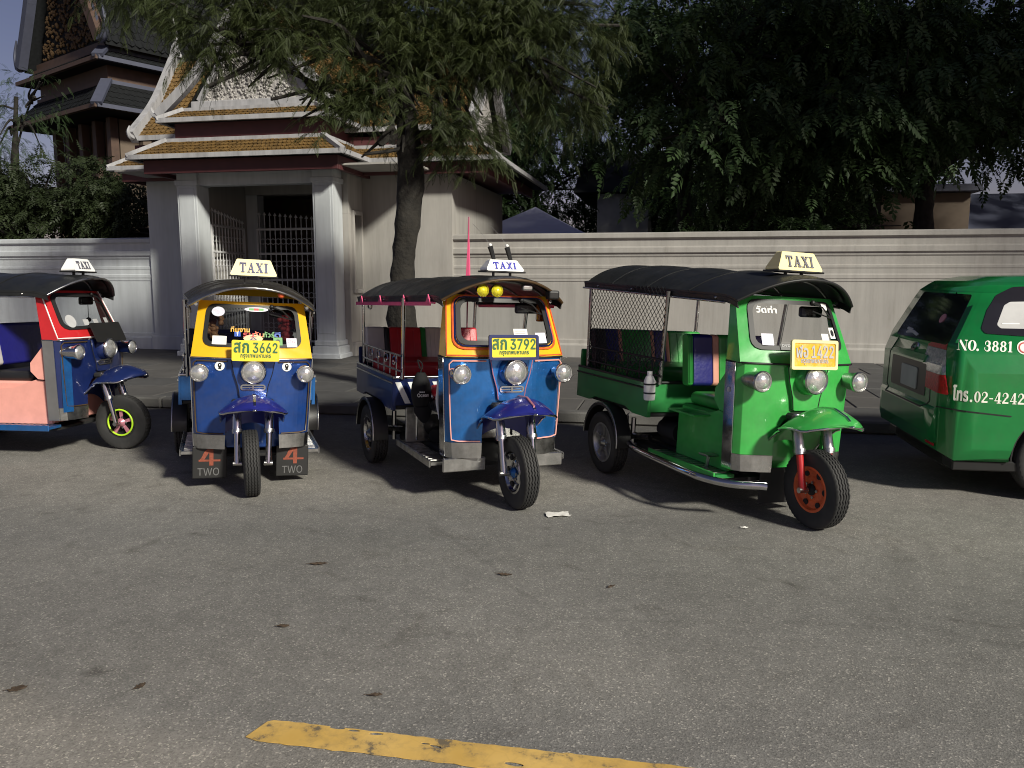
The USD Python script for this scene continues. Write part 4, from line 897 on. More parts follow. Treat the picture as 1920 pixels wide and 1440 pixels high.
def build_plate(tk, x, y, z, w, h, face, ink, frame, l1, l2, tilt=-12, roll=0):
    A = lambda m: mv(m, x, y, z, ry=tilt, rx=roll)
    p = tk.add('license_plate', A(ext(rrect(h, w, .012), .012).apply_transform(trimesh.transformations.euler_matrix(0, 0, 0)) if False else ext(rrect(w, h, .012), .010, 'yz', 0)), face)
    if frame:
        fr = rrect(w + .03, h + .03, .016).difference(rrect(w - .012, h - .012, .01)); tk.add('plate_frame', A(ext(fr, .018, 'yz', -.002)), frame, p)
    for txt, kind, x0, x1, y0, y1 in l1:
        tk.add('plate_character' if len(txt) < 3 else 'plate_number', A(ext(fit(glyphs(txt, .1, kind, 2 if kind == 'inter' else 0), x0 * w, x1 * w, y0 * h, y1 * h), .004, 'yz', .010)), ink, p)
    if l2: tk.add('plate_text', A(ext(fit(glyphs(l2, .1, 'thai'), -.32 * w, .32 * w, -.40 * h, -.16 * h), .003, 'yz', .010)), ink, p)
    return p
def sticker(tk, parent, u, w, wu, hw_, m, name='sticker', shape=None, dx=.006, th=.0015):
    p = shape or rrect(wu, hw_, .004)
    c = screen_pt(u, w); a = screen_pt(u + .1, w) - screen_pt(u - .1, w); b = screen_pt(u, w + .1) - screen_pt(u, w - .1); a /= np.linalg.norm(a); b /= np.linalg.norm(b); n = np.cross(a, b)
    e = ext(p, th); v = e.vertices; v = c + v[:, :1] * a + v[:, 1:2] * b + (v[:, 2:] + dx) * n
    return tk.add(name, trimesh.Trimesh(v, e.faces, process=False), m, parent)

def build_tuk(label, loc, yaw, scale, roll, c):
    tk = Tuk(label, loc, yaw, scale, roll); B, U = c['body'], c['upper']
    # --- lower cowl with wheel slot, chrome skirt and corner strips
    cw = tk.add('front_cowl', cowl_band(.46, 1.095, .464, .485, slot=(.20, .74)), B, smooth=35)
    skirt = m3.Manifold(m3.Mesh(np.ascontiguousarray((q_ := cowl_band(.34, .458, .455, .464, off=.004, slot=(.20, .74))).vertices, np.float32), np.ascontiguousarray(q_.faces, np.uint32)))
    for piece in skirt.decompose(): tk.add('cowl_skirt', piece, 'steel', cw, smooth=35)
    for sg in (-1, 1):
        tk.add('corner_strip', m3.Manifold.hull_points(np.array([[x, sg * (y0 + d), z] for z, y0 in ((.34, .459), (1.092, .489)) for x in (-.455, -.345) for d in (0, .006)])), c.get('strip', 'chrome'), cw)
    pipe = c.get('piping')
    if pipe:
        for sg in (-1, 1):
            q = [(front_x(y) + .012, sg * y * (.462 + .023 * (z - .39) / .7) / .485, z) for y, z in ((.20, 1.075), (.33, 1.075), (.44, 1.075), (.465, 1.05), (.465, .8), (.46, .56), (.455, .48), (.40, .47), (.24, .47))]
            tk.add('piping', tube(q, .006, 5), pipe, cw, 60)
    # nose panel carrying the middle headlight
    np_ = [( -.17, 1.09), (.17, 1.09), (.15, .98), (.115, .86), (.105, .78), (-.105, .78), (-.115, .86), (-.15, .98)]
    npoly = Polygon(np_).buffer(-.02).buffer(.02, quad_segs=3)
    ne = ext(npoly, .05, 'yz', 0); v = ne.vertices; v[:, 0] += np.array([front_x(y) for y in v[:, 1]]) - .025
    tk.add('nose_panel', trimesh.Trimesh(v, ne.faces, process=False), c.get('nose', B), cw, 30)
    [tk.add('nose_seam', tube([(front_x(y) + .026, y, z) for y, z in ((s_ * .172, 1.085), (s_ * .152, .98), (s_ * .118, .87), (s_ * .106, .79))], .0035, 5), c.get('seam', 'seal'), cw) for s_ in (-1, 1)]
    nb = tk.add('headlight_pod', mv(revolve([(0, -.04), (.10, -.03), (.115, .0), (.105, .05), (.085, .08), (0, .085)], 28, 'x'), -.2, 0, 1.0), c.get('nose', B), cw, 40)
    # belt seam
    bs = [(front_x(y) + .006, y, 1.098) for y in np.linspace(-.475, .475, 25)]
    tk.add('belt_moulding', tube([(-.46, -.488, 1.098)] + bs + [(-.46, .488, 1.098)], .007, 6), c.get('belt', 'seal'), cw, 60)
    # --- upper cowl: raked windscreen panel, side returns, roof bow
    outer = star(np.array([(-1, 0), (1, 0), (1, 1), (-1, 1)]), (0, .5), 96)
    hole = star(uw_ring(-.83, .83, c.get('w0', .22), .93, .14), (0, .5), 96)
    uc = tk.add('windscreen_surround', ring_panel(outer, hole, 0, 0, back=.03), U, smooth=30)
    tk.add('windscreen_seal', ring_panel(star(uw_ring(-.85, .85, c.get('w0', .22) - .02, .95, .15), (0, .5), 96), star(uw_ring(-.775, .775, c.get('w0', .22) + .045, .885, .12), (0, .5), 96), .010, .008, back=.02), 'seal', uc, 30)
    for sg in (-1, 1):
        q = [screen_pt(sg, 0), screen_pt(sg, 1), screen_pt(sg, 1) + [-.05, sg * .0, 0], [-.46, sg * .487, 1.10]]
        q = np.array(q); tk.add('side_return', m3.Manifold.hull_points(np.vstack([q, q - [0, sg * .02, 0]])), U, uc)
        if c.get('upper_line'):
            tk.add('pinstripe', tube([screen_pt(sg, .99, .006), screen_pt(sg * .995, .3, .006), screen_pt(sg * .99, .03, .006), screen_pt(sg * .5, .03, .008), screen_pt(sg * .2, .03, .008)], .006, 5), c['upper_line'], uc)
    if c.get('upper_line2'):
        rg = star(uw_ring(-.90, .90, c.get('w0', .22) - .08, .98, .16), (0, .5), 96); rg = np.vstack([rg, rg[:1]])
        tk.add('pinstripe', tube([screen_pt(*p, .006) for p in rg], .008, 5), c['upper_line2'], uc)
        rg = star(uw_ring(-.87, .87, c.get('w0', .22) - .04, .965, .15), (0, .5), 96); rg = np.vstack([rg, rg[:1]])
        tk.add('pinstripe', tube([screen_pt(*p, .006) for p in rg], .007, 5), 'navy', uc)
    gl = np.array([[screen_pt(u, w, .002) for u in np.linspace(-.80, .80, 13)] for w in np.linspace(c.get('w0', .22) + .01, .92, 6)])
    g = tk.add('windscreen', grid(gl, True), c.get('glass', 'glass'), uc, True)
    # wiper
    wp = [screen_pt(.35, .93, .02), screen_pt(.55, .86, .03), screen_pt(.72, .70, .022)]
    tk.add('wiper', [tube(wp, .006, 5), tube([screen_pt(.30, .80, .02), screen_pt(.72, .70, .02)], .005, 5), mv(trimesh.creation.icosphere(1, .018), *wp[0])], 'seal', uc)
    # --- canopy, sign
    ca, P = build_canopy(tk, c)
    build_sign(tk, c.get('sign_x', -.43), c.get('sign_z', 1.715), *c['sign'])
    # --- fender over the front wheel
    xs = np.linspace(-.36, .27, 19); prof = np.interp(xs, [-.36, -.28, -.15, -.03, .08, .2, .27], [.55, .66, .775, .825, .835, .795, .745]); rows = []
    for x, z in zip(xs, prof):
        u = (x + .36) / .63; hw = .275 * (1 - .12 * (1 - u)) * math.sqrt(max(.004, 1 - max(0, (u - .6) / .4) ** 2.6)) ; rows.append([[x - .05 * q * q * (u > .4), hw * q, z - .155 * (abs(hw * q) / .275) ** 2.0] for q in np.linspace(-1, 1, 19)])
    F_ = np.array(rows); Fi = F_ - [0, 0, .010]
    fd = tk.add('front_fender', shell(F_, Fi), c.get('fender', B), smooth=50)
    rim_ = np.vstack([F_[:, 0], F_[-1], F_[::-1, -1]]); tk.add('fender_edge', tube(rim_ - [0, 0, .004], .009, 6), c.get('fender_trim', 'chrome'), fd, 60)
    sp = F_[3:-1, 9] + [0, 0, .004]; tk.add('fender_rib', [beam(sp[i], sp[i + 1], .03 - .001 * i, .008) for i in range(len(sp) - 1)], c.get('fender_trim', 'chrome'), fd)
    # grille badge under the middle headlight
    if c.get('grille', True):
        gr = rrect(.20, .05, .024).difference(rrect(.176, .028, .013)); tk.add('nose_grille', [ext(gr, .014, 'yz', -.186).apply_translation([0, 0, .865]), box(-.186, -.174, -.10, .10, .862, .868), box(-.186, -.172, -.006, .006, .85, .88)], 'chrome', cw)
    # --- fork and front wheel
    for sg in (-1, 1):
        f = tk.add('fork_leg', tube([(-.135, sg * .125, .76), (-.055, sg * .125, .50)], .037, 14), c.get('fork', 'chrome'), smooth=60)
        tk.add('fork_slider', tube([(-.065, sg * .125, .53), (.0, sg * .120, .265)], .024, 12), c.get('slider', 'chrome'), f, 60)
        tk.add('fork_collar', tube([(-.066, sg * .125, .535), (-.058, sg * .125, .51)], .043, 14), 'steel', f, 60)
        tk.add('axle_nut', tube([(.0, sg * .085, .265), (.0, sg * .155, .265)], .02, 8), 'steel', f, 60)
    tk.add('fork_crown', bbox(-.19, -.1, -.17, .17, .72, .77, .015), 'under')
    wheel(tk, 'front_wheel', (0, 0, .268 / scale if False else .27), .27, .125, .15, c.get('fw', 'disc'), c['rim'], c.get('hub', 'black_plastic'), side=0, spoke_m=c.get('spoke'))
    # --- headlights
    headlight(tk, (-.105, 0, 1.0), .088, .10, c.get('hl_shell', 'chrome'))
    for sg in (-1, 1):
        headlight(tk, (-.145, sg * .415, .985), .066, .23, c.get('hl_side', 'chrome'))
    # --- cab floor, leg shield panels, driver's seat
    I = c.get('inner', B); ep = c.get('engine_panel')
    for sg in (-1, 1):
        pl = Polygon([(-.455, 1.05), (-.50, 1.03), (-.63, .88), (-.63, .80), (-.56, .73), (-.455, .72)]); tk.add('leg_shield', ext(pl, .02, 'xz', sg * .43 - .01), I)
        if not ep: bp = Polygon([(-.46, .30), (-.46, .70), (-.60, .72), (-.85, .64), (-1.12, .62), (-1.12, .30)])
        if not ep: tk.add('seat_box_side', ext(bp, .025, 'xz', sg * .40 - .0125), I)
        rb = Polygon([(-1.28, .27), (-.38, .27), (-.38, .295), (-1.28, .295)]); bo = c.get('board', .56); st = tk.add('running_board', ext(rb, bo - .40, 'xz', min(sg * .40, sg * bo)), c.get('step', 'steel'))
        tk.add('tread_rib', [box(-1.24 + k * .06, -1.225 + k * .06, min(sg * .42, sg * (bo - .02)), max(sg * .42, sg * (bo - .02)), .295, .300) for k in range(14)], 'steel', st, kind='stuff')
        tk.add('board_edge', bbox(-1.28, -.38, min(sg * bo, sg * (bo + .015)), max(sg * bo, sg * (bo + .015)), .255, .31, .004), c.get('step_edge', 'steel'), st)
    tk.add('floor', box(-1.15, -.40, -.42, .42, .24, .265), 'under')
    tk.add('seat_deck', bbox(-1.13, -.55, -.39, .39, .60, .70, .02), I)
    if not ep: tk.add('seat_box', bbox(-1.12, -.46, -.385, .385, .30, .598, .01), I)
    cu = tk.add('driver_seat', rbox(-1.08, -.66, -.36, .36, .70, .80, .04), c.get('cushion', 'seat_black'), smooth=60)
    # backrest of the driver, in upholstered stripes
    def stripes(name, x, y0, y1, z0, z1, sl, th=.09, lean_=.05, lab=None):
        g_ = grp(name, tk.root, lab); tot = sum(w for w, _ in sl); y = y0
        for w, m in sl:
            y2 = y + (y1 - y0) * w / tot; r = .024 if w < .12 else .034
            s_ = tm(m3.Manifold.batch_hull([m3.Manifold.sphere(.032, 10).translate([x + dx - (lean_ if z > (z0 + z1) / 2 else 0), yy, z]) for dx in (0, th - .06) for yy in (y + .02, y2 - .02) for z in (z0 + .03, z1 - .03)]))
            v = s_.vertices; v[:, 1] = np.clip(v[:, 1], y + .001, y2 - .001); tk.add('seat_stripe', trimesh.Trimesh(v, s_.faces, process=False), m, g_, 45)
            if m in ('seat_green', 'seat_red', 'seat_white'):
                for k in range(1, 4):
                    yy = y + (y2 - y) * k / 4; tk.add('stitch_seam', tube([(x + th - .026, yy, z0 + .03), (x + th - .026 - lean_, yy, z1 - .03), (x + th - .05 - lean_, yy, z1 + .002)], .004, 4), m, g_)
            y = y2
        return g_
    if c.get('driver_back'): stripes('driver_backrest', -1.10, -.40, .40, .84, 1.24, c['driver_back'])
    # --- passenger tub, seat, rails
    zt = .83
    for sg in (-1, 1):
        sp_ = Polygon([(-2.56, .56), (-2.30, .56), (-2.19, .60), (-1.62, .60), (-1.5, .56), (-1.255, .56), (-1.255, zt), (-2.56, zt)]); sd = tk.add('tub_side', ext(sp_, .03, 'xz', sg * .605 - .015), c.get('tub', B))
        tk.add('tub_rail', [tube([(-2.56, sg * .61, zt + .008), (-1.25, sg * .61, zt + .008)], .013, 8), tube([(-2.56, sg * .625, zt - .04), (-1.25, sg * .625, zt - .04)], .008, 6)], c.get('tub_trim', 'chrome'), sd, 60)
        # arch over the rear wheel
        an = np.linspace(math.radians(-5), math.radians(178), 22); R_ = .315
        A_ = np.array([[[-1.9 + R_ * math.cos(a), sg * y, .27 + R_ * math.sin(a)] for y in (.56, .60, .66, .695, .70)] for a in an]); A_[:, 3, 2] -= .0; A_[:, 4] += (np.array([-1.9, sg * .70, .27]) - A_[:, 4]) * .05
        A2 = A_ + (np.array([-1.9, 0, .27]) * [1, 0, 1] + [0, 0, 0] - A_ * [1, 0, 1]) * .03
        ar = tk.add('rear_fender', shell(A_, A2), c.get('arch', 'black_plastic'), smooth=40)
        tk.add('fender_edge', tube(A_[:, 3], .008, 6), c.get('arch_trim', 'steel'), ar, 60)
        wheel(tk, 'rear_wheel', (-1.9, sg * .60, .27), .27, .145, .165, c.get('rw', 'disc'), c.get('rear_rim', 'alloy'), 'steel', side=sg)
    fp = tk.add('tub_front', bbox(-1.275, -1.25, -.60, .60, .60, zt, .004), c.get('tub_front', c.get('tub', B)))
    if c.get('hazard'):
        for k in range(4):
            for sg in (-1, 1):
                y = sg * (.60 - .11 * k); q = [(y, .62), (y - sg * .055, .62), (y - sg * .055 + .0 - sg * .09, .80), (y - sg * .09, .80)]
                q = [(max(-.595, min(.595, a)), b) for a, b in q]
                pg = Polygon([(y, .80), (y - sg * .05, .80), (y - sg * .05 - sg * .09, .615), (y - sg * .09, .615)]); tk.add('hazard_stripe', ext(pg, .003, 'yz', -1.25), 'sign_white', fp)
    tk.add('tub_rail', [tube([(-1.25, -.61, zt + .01), (-1.25, .61, zt + .01)], .013, 8)], c.get('tub_trim', 'chrome'), fp, 60)
    tk.add('tub_floor', bbox(-2.55, -1.27, -.59, .59, .56, .62, .01), 'under')
    tk.add('tub_rear', bbox(-2.57, -2.545, -.60, .60, .56, 1.0, .01), c.get('tub', B))
    tk.add('passenger_bench', rbox(-2.30, -1.72, -.54, .54, .76, .92, .05), c.get('bench', 'seat_black'), smooth=60)
    stripes('passenger_backrest', -2.36, -.57, .57, .86, 1.20, c['stripes'], .11, .08)
    ep = c.get('engine_panel')
    if ep:
        e = tk.add('engine_cover', bbox(-1.17, -1.14, -.53, .53, .30, .595, .006), ep)
        for y in (-.44, -.12, .12, .44): tk.add('cover_rod', tube([(-1.13, y, .32), (-1.13, y, .57)], .009, 8), 'chrome', e)
        tk.add('cover_emblem', mv(revolve([(0, .0), (.09, .0), (.095, .012), (.05, .018), (.035, .03), (0, .034)], 24, 'x'), -1.14, -.28, .44), 'black_plastic', e, 40)
    # chassis, engine, axle
    for sg in (-1, 1): tk.add('chassis_beam', bbox(-2.5, -.5, sg * .30 - .03, sg * .30 + .03, .22, .30, .008), 'under')
    tk.add('rear_axle', tube([(-1.9, -.55, .27), (-1.9, .55, .27)], .045, 10), 'under')
    en = tk.add('engine', [rbox(-1.62, -1.18, -.28, .10, .26, .52, .05), tube([(-1.25, -.18, .40), (-1.05, -.30, .36)], .06, 10), tube([(-1.45, -.33, .44), (-1.2, -.33, .44)], .075, 14)], 'under', smooth=40)
    tk.add('suspension_arm', [tube([(-1.85, -.50, .3), (-1.45, -.46, .36)], .025, 8), tube([(-1.72, -.47, .22), (-1.72, -.47, .48)], .022, 8)], 'steel')
    tk.add('silencer', tube([(-1.75, -.36, .24), (-1.3, -.38, .24)], .05, 12), 'under', smooth=60)
    # poles
    zr = c.get('zrear', 1.56)
    for sg in (-1, 1):
        for x in (-2.46, -1.15):
            zz = 1.555 + (zr - 1.555) * (-x - .3) / 2.2 - .02; tk.add('pole', tube([(x - (.08 if x > -2 else 0), sg * (.57 if x < -2 else .54), zt), (x, sg * (.585 if x < -2 else .565), zz)], .017, 10), c.get('pole', 'chrome'), smooth=60)
        # side rails with scrolls
        rl = [tube([(-2.46, sg * .575, zt + h_), (-1.15, sg * .575, zt + h_)], .009, 6) for h_ in (.07, .20)]
        rl += [tube([(x, sg * .575, zt), (x, sg * .575, zt + .20)], .007, 6) for x in np.linspace(-2.3, -1.3, 6)]
        r_ = tk.add('side_rail', rl, c.get('rail', 'chrome'), smooth=60)
        tk.add('rail_scroll', [tube(arc([(x + .07 * (1 - k / 9) * math.cos(k * .9), sg * .58, zt + .135 + .06 * (1 - k / 9) * math.sin(k * .9)) for k in range(8)], 3), .006, 5) for x in np.linspace(-2.15, -1.35, 4)], c.get('rail', 'chrome'), r_, kind='stuff')
    # steering column, bar, mirror
    hb = tk.add('handlebar', [tube([(-.30, 0, .75), (-.50, 0, 1.17)], .022, 8), tube(arc([(-.50, -.30, 1.10), (-.52, -.16, 1.17), (-.50, 0, 1.18), (-.52, .16, 1.17), (-.50, .30, 1.10)], 5), .013, 8)], 'steel', smooth=60)
    for sg in (-1, 1): tk.add('grip', tube([(-.50, sg * .30, 1.10), (-.52, sg * .40, 1.075)], .019, 8), 'seal', hb)
    tk.add('dashboard', rbox(-.42, -.28, -.40, .40, 1.05, 1.13, .03), 'black_plastic', smooth=50)
    mi = tk.add('inside_mirror', rbox(-.54, -.50, .16, .36, 1.42, 1.50, .018), 'black_plastic', smooth=60)
    return tk, dict(cowl=cw, upper=uc, canopy=ca, P=P, glass=g, fender=fd)

def disc_badge(tk, parent, y, z, r=.038):
    x = front_x(y) + .004; b = tk.add('ribbon_badge', mv(revolve([(0, 0), (r, 0), (r, .004), (0, .005)], 28, 'x'), x, y, z), 'white', parent)
    rb = arc([(0, -.024), (.012, .006), (.004, .022), (-.008, .016), (-.006, .004), (.010, -.024)], 4); rb = [tube([(x + .006, y + a * s_, z + b_) for a, b_ in rb], .0035, 4) for s_ in (1, -1)]
    tk.add('ribbon', rb, 'seal', b)

# ---- blue and yellow one facing the camera
S_navyseat = [(.25, 'seat_black'), (.6, 'seat_navy'), (.25, 'seat_black')]
tk2, p2 = build_tuk('blue and yellow tuk-tuk facing the road head on, cream TAXI sign, plate 3662', (-2.035, 6.075), -70.1, .958, -3.0,
    dict(body='blue_deep', upper='yellow', roof='vinyl_brown', trim='steel', rim='steel', sign=(.37, .135, 'sign_cream', 'letter_navy'), sign_x=-.36, sign_z=1.75, liner='yellow', stripes=S_navyseat, driver_back=S_navyseat,
         fender='purple_blue', nose='blue_deep', zrear=1.56, engine_panel=None, inner='blue_deep', tub='blue', belt='steel', piping='gold', glass='glass_smoke', flap=.01))
build_plate(tk2, -.105, .015, 1.175, .37, .17, 'plate_yellow', 'letter_green', None, [('สก', 'thai', -.46, -.14, -.10, .40), ('3662', 'inter', -.06, .46, -.10, .40)], 'กรุงเทพมหานคร', tilt=-6)
for y in (-.26, .27): disc_badge(tk2, p2['cowl'], y, 1.035)
for sg in (-1, 1):
    fl = tk2.add('mud_flap', rbox(-.33, -.315, min(sg * .20, sg * .47), max(sg * .20, sg * .47), .075, .345, .007), 'seal')
    four = unary_union([Polygon([(-.012, .5), (.10, .5), (.10, .42), (.03, .42), (.16, .85), (.24, 1.0), (.34, 1.0)]).buffer(0), sbox(.0, .34, .62, .44), Polygon([(.30, .12), (.42, .12), (.42, 1.0), (.30, 1.0)]), Polygon([(0, .34), (.12, .34), (.36, 1.0), (.24, 1.0)])])
    tk2.add('painted_four', ext(fit(four, sg * .34 - .08, sg * .34 + .09, .185, .325), .002, 'yz', -.314), 'faded_orange', fl)
    tk2.add('painted_letters', ext(fit(glyphs('TWO', .1, 'inter'), sg * .34 - .09, sg * .34 + .08, .10, .165), .002, 'yz', -.314), 'faded_grey', fl)
g = p2['upper']
for txt, u0, w0, W_, H_, m in (('ทีมงาน', -.22, .50, .15, .05, 'plate_amber'), ('รับ', -.08, .42, .085, .055, 'red'), ('วัน', .10, .42, .085, .05, 'orange'), ('ทัวร์', .27, .42, .09, .05, 'sticker_green'), ('ดี', .42, .42, .055, .045, 'sticker_blue')):
    sticker(tk2, g, u0, w0, .1, .1, m, 'sticker_lettering', fit(glyphs(txt, .1, 'thai'), -W_ / 2, W_ / 2, -H_ / 2, H_ / 2), dx=.012)
sticker(tk2, g, -.265, .42, .05, .045, 'sticker_blue', dx=.011); sticker(tk2, g, -.265, .42, .05, .045, 'white', 'sticker_lettering', fit(glyphs('f', .1), -.010, .010, -.018, .018), dx=.014)
fan = Polygon([(0.05 * math.cos(a) * 1.7, .052 * math.sin(a)) for a in np.linspace(.35, math.pi - .35, 12)] + [(-.04, -.035), (.04, -.035)]); sticker(tk2, g, -.0, .31, .1, .1, 'sticker_tan', 'fan_sticker', fan, dx=.012)
sticker(tk2, g, -.0, .31, .1, .1, 'letter_navy', 'sticker_lettering', fit(unary_union([LineString([(-1, 0), (0, 1), (1, .2)]).buffer(.13), LineString([(-.6, .2), (.6, .1)]).buffer(.1), LineString([(0, .1), (-.1, -1)]).buffer(.12), LineString([(-.5, -.3), (.4, -.4), (.2, -.9)]).buffer(.1)]), -.028, .028, -.028, .03), dx=.014)
sticker(tk2, g, -.56, .30, .115, .075, 'paper', dx=.012); sticker(tk2, g, .42, .30, .075, .07, 'sticker_green', dx=.012); sticker(tk2, g, .66, .28, .09, .08, 'sticker_pale', dx=.012)
sticker(tk2, g, .42, .30, .07, .07, 'seal', 'sticker_emblem', Point(0, 0).buffer(.018), dx=.014); sticker(tk2, g, .66, .30, .07, .07, 'rose', 'sticker_emblem', fit(glyphs('2561', .1), -.03, .03, -.012, .012), dx=.014)
sticker(tk2, g, .06, .86, .17, .03, 'sticker_pale', 'oval_sticker', affinity.scale(Point(0, 0).buffer(.5), .19, .04), dx=.012)
for du, mm in ((-.09, 'sticker_green'), (.0, 'red'), (.09, 'sticker_green')): sticker(tk2, g, .06 + du, .86, .04, .02, mm, dx=.014)
sticker(tk2, g, -.62, .80, .1, .1, 'sticker_pale', 'round_sticker', affinity.scale(Point(0, 0).buffer(.5), .105, .085), dx=.012)
for y, m, sd in ((-.33, 'flower', 1), (.30, 'flower_red', 2)):
    rr = np.random.default_rng(sd); tk2.add('flower_garland', [mv(trimesh.creation.icosphere(1, .022 * rr.uniform(.6, 1.4)), -.52 + rr.normal(0, .012), y * .95 + rr.normal(0, .03), 1.24 + .22 * rr.random()) for _ in range(55)], m, smooth=True)
tk2.add('orange_lamp', mv(trimesh.creation.icosphere(2, .03), -.28, .22, 1.635), 'orange', smooth=True)

# ---- metallic blue one with red and white seats
S_redw = [(.16, 'seat_grey'), (.05, 'seat_black'), (.30, 'seat_red'), (.05, 'seat_green'), (.17, 'seat_white'), (.05, 'seat_green'), (.30, 'seat_red')]
tk3, p3 = build_tuk('metallic blue tuk-tuk with red and white striped seats and small white TAXI sign', (.044, 5.735), -66.0, .997, -1.9,
    dict(body='blue', upper='yellow', roof='vinyl', trim='pink_cloth', front_trim='gold', rim='chrome', hub='blue', sign=(.31, .085, 'sign_white', 'letter_blue', True), stripes=S_redw, driver_back=None, upper_line='orange', upper_line2='orange',
         fender='purple_blue', nose='blue', zrear=1.49, engine_panel='steel', inner='steel', tub='navy', hazard=True, piping='pink', scallop=True, liner='vinyl', cushion='seat_red', bench='seat_red', seam='rose', rear_rim='chrome'))
build_plate(tk3, -.10, -.03, 1.185, .37, .155, 'plate_yellow', 'letter_green', 'navy', [('สก', 'thai', -.47, -.16, -.10, .42), ('3792', 'inter', -.08, .47, -.10, .42)], 'กรุงเทพมหานคร', tilt=-6)
for y in (-.135, -.02):
    fg = headlight(tk3, (-.285, y - .08, 1.595), .045, .05, 'chrome', 'fog_yellow', name='fog_lamp')
tk3.add('roof_lamp', rbox(-.30, -.25, .10, .19, 1.60, 1.65, .015), 'steel'); tk3.add('roof_speaker', rbox(-.34, -.26, .33, .42, 1.54, 1.61, .015), 'black_plastic')
g = p3['upper']
sticker(tk3, g, .22, .36, .12, .09, 'paper', dx=.012); sticker(tk3, g, .60, .30, .10, .085, 'sticker_pale', dx=.012); sticker(tk3, g, .22, .36, .1, .1, 'pale_grey', 'sticker_lettering', unary_union([sbox(-.045, y, .04, y + .006) for y in (-.03, -.012, .006, .024)]), dx=.014)
for sg in (-1, 1): tk3.add('amber_lamp', rbox(-.50, -.45, min(sg * .33, sg * .39), max(sg * .33, sg * .39), 1.36, 1.50, .015), 'amber')
for y in (-.06, .08):
    aw = tk3.add('aerial_lamp', tube([(-.45, y, 1.83), (-.46, y - .03, 1.93)], [.016, .022], 8), 'black_plastic'); tk3.add('lamp_tip', mv(trimesh.creation.icosphere(1, .014), -.46, y - .03, 1.94), 'white', aw)
    tk3.add('aerial_wire', tube(arc([(-.46, y - .03, 1.94), (-.50, y - .08, 2.02), (-.56, y - .14, 2.10)], 4), .001, 4), 'steel', aw)
fl = tk3.add('flag_pole', tube([(-2.46, .50, 1.0), (-2.46, .49, 2.32)], .008, 6), 'rose'); tk3.add('pennant', [m3.Manifold.hull_points(np.array([(-2.46, .525, 1.50), (-2.46, .465, 1.50), (-2.45, .49, 2.33), (-2.43, .50, 1.5)])), m3.Manifold.hull_points(np.array([(-2.47, .535, 1.50), (-2.45, .49, 1.50), (-2.455, .505, 2.1), (-2.49, .52, 1.5)]))], 'pink_cloth', fl)
for y in (-.33, .33): tk3.add('front_step_plate', bbox(-.30, -.27, y - .17, y + .17, .235, .338, .006), 'steel')
tk3.add('grab_handle', tube(arc([(-2.30, -.575, 1.44), (-2.29, -.575, 1.39), (-2.18, -.575, 1.39), (-2.17, -.575, 1.44)], 4), .008, 6), 'steel')
tk3.add('white_hoop', tube(arc([(-.47, -.45, 1.02), (-.56, -.45, .85), (-.58, -.45, .72), (-.50, -.45, .60)], 5), .012, 8), 'white', smooth=60)
tk3.add('fender_piping', tube([(x, s_, z) for x, s_, z in [(-.2, .0, .76), (-.05, 0, .83), (.1, 0, .84), (.22, 0, .795)]], .008, 5), 'rose', p3['fender'])

# ---- green one with netted side
S_grn = [(.13, 'seat_black'), (.14, 'seat_navy'), (.04, 'seat_peach'), (.34, 'seat_green'), (.04, 'seat_peach'), (.14, 'seat_navy'), (.04, 'seat_peach'), (.40, 'seat_green')]
tk4, p4 = build_tuk('bright green tuk-tuk with netted rear side and cream TAXI sign', (2.061, 5.265), -69.4, .997, -3.0,
    dict(body='green', upper='green', roof='vinyl', trim='steel', rim='orange', hub='under', sign=(.385, .13, 'sign_cream', 'letter_grey'), stripes=S_grn, driver_back=[(.05, 'seat_green'), (.18, 'seat_navy'), (.06, 'seat_peach'), (.26, 'seat_green'), (.06, 'seat_peach'), (.2, 'seat_navy')],
         fender='green', nose='green', zrear=1.63, endr=.05, inner='green', tub='green_dark', slider='red', fork='steel', hl_shell='steel', hl_side='steel', rw='spoke', grille=False, pole='steel', rail='seal', flap=.0, cushion='seat_green', bench='seat_green', tub_trim='seal', step_edge='green', step='green_dark', front_trim='seal'))
build_plate(tk4, -.10, -.045, 1.175, .36, .17, 'plate_amber', 'pale_grey', 'sign_cream', [('ฬอ', 'thai', -.44, -.16, -.12, .38), ('1422', 'inter', -.08, .44, -.12, .38)], 'กรุงเทพมหานคร', tilt=-6)
g = p4['upper']
sticker(tk4, g, -.56, .78, .1, .1, 'white', 'sticker_lettering', fit(glyphs('วัดท่า', .1, 'thai'), -.075, .075, -.025, .03), dx=.012)
for u, w, a, b, m in ((-.60, .34, .085, .085, 'sticker_pale'), (.64, .46, .06, .085, 'paper'), (.45, .40, .075, .05, 'paper'), (.45, .30, .075, .035, 'paper'), (.62, .86, .06, .05, 'paper'), (-.33, .24, .085, .045, 'black_plastic'), (-.13, .24, .06, .045, 'seal'), (.10, .25, .17, .05, 'sticker_pale'), (.38, .25, .10, .05, 'black_plastic')): sticker(tk4, g, u, w, a, b, m, dx=.012)
sticker(tk4, g, -.33, .255, .1, .1, 'pale_grey', 'sticker_lettering', fit(glyphs('DVD', .1, 'inter', 1), -.032, .032, -.008, .012), dx=.0145)
sticker(tk4, g, .64, .46, .1, .1, 'seal', 'sticker_emblem', affinity.scale(Point(0, 0).buffer(.5), .035, .05), dx=.0145)
net = []
x0, x1, z0, z1 = -2.45, -1.16, .85, 1.60; stp = .058
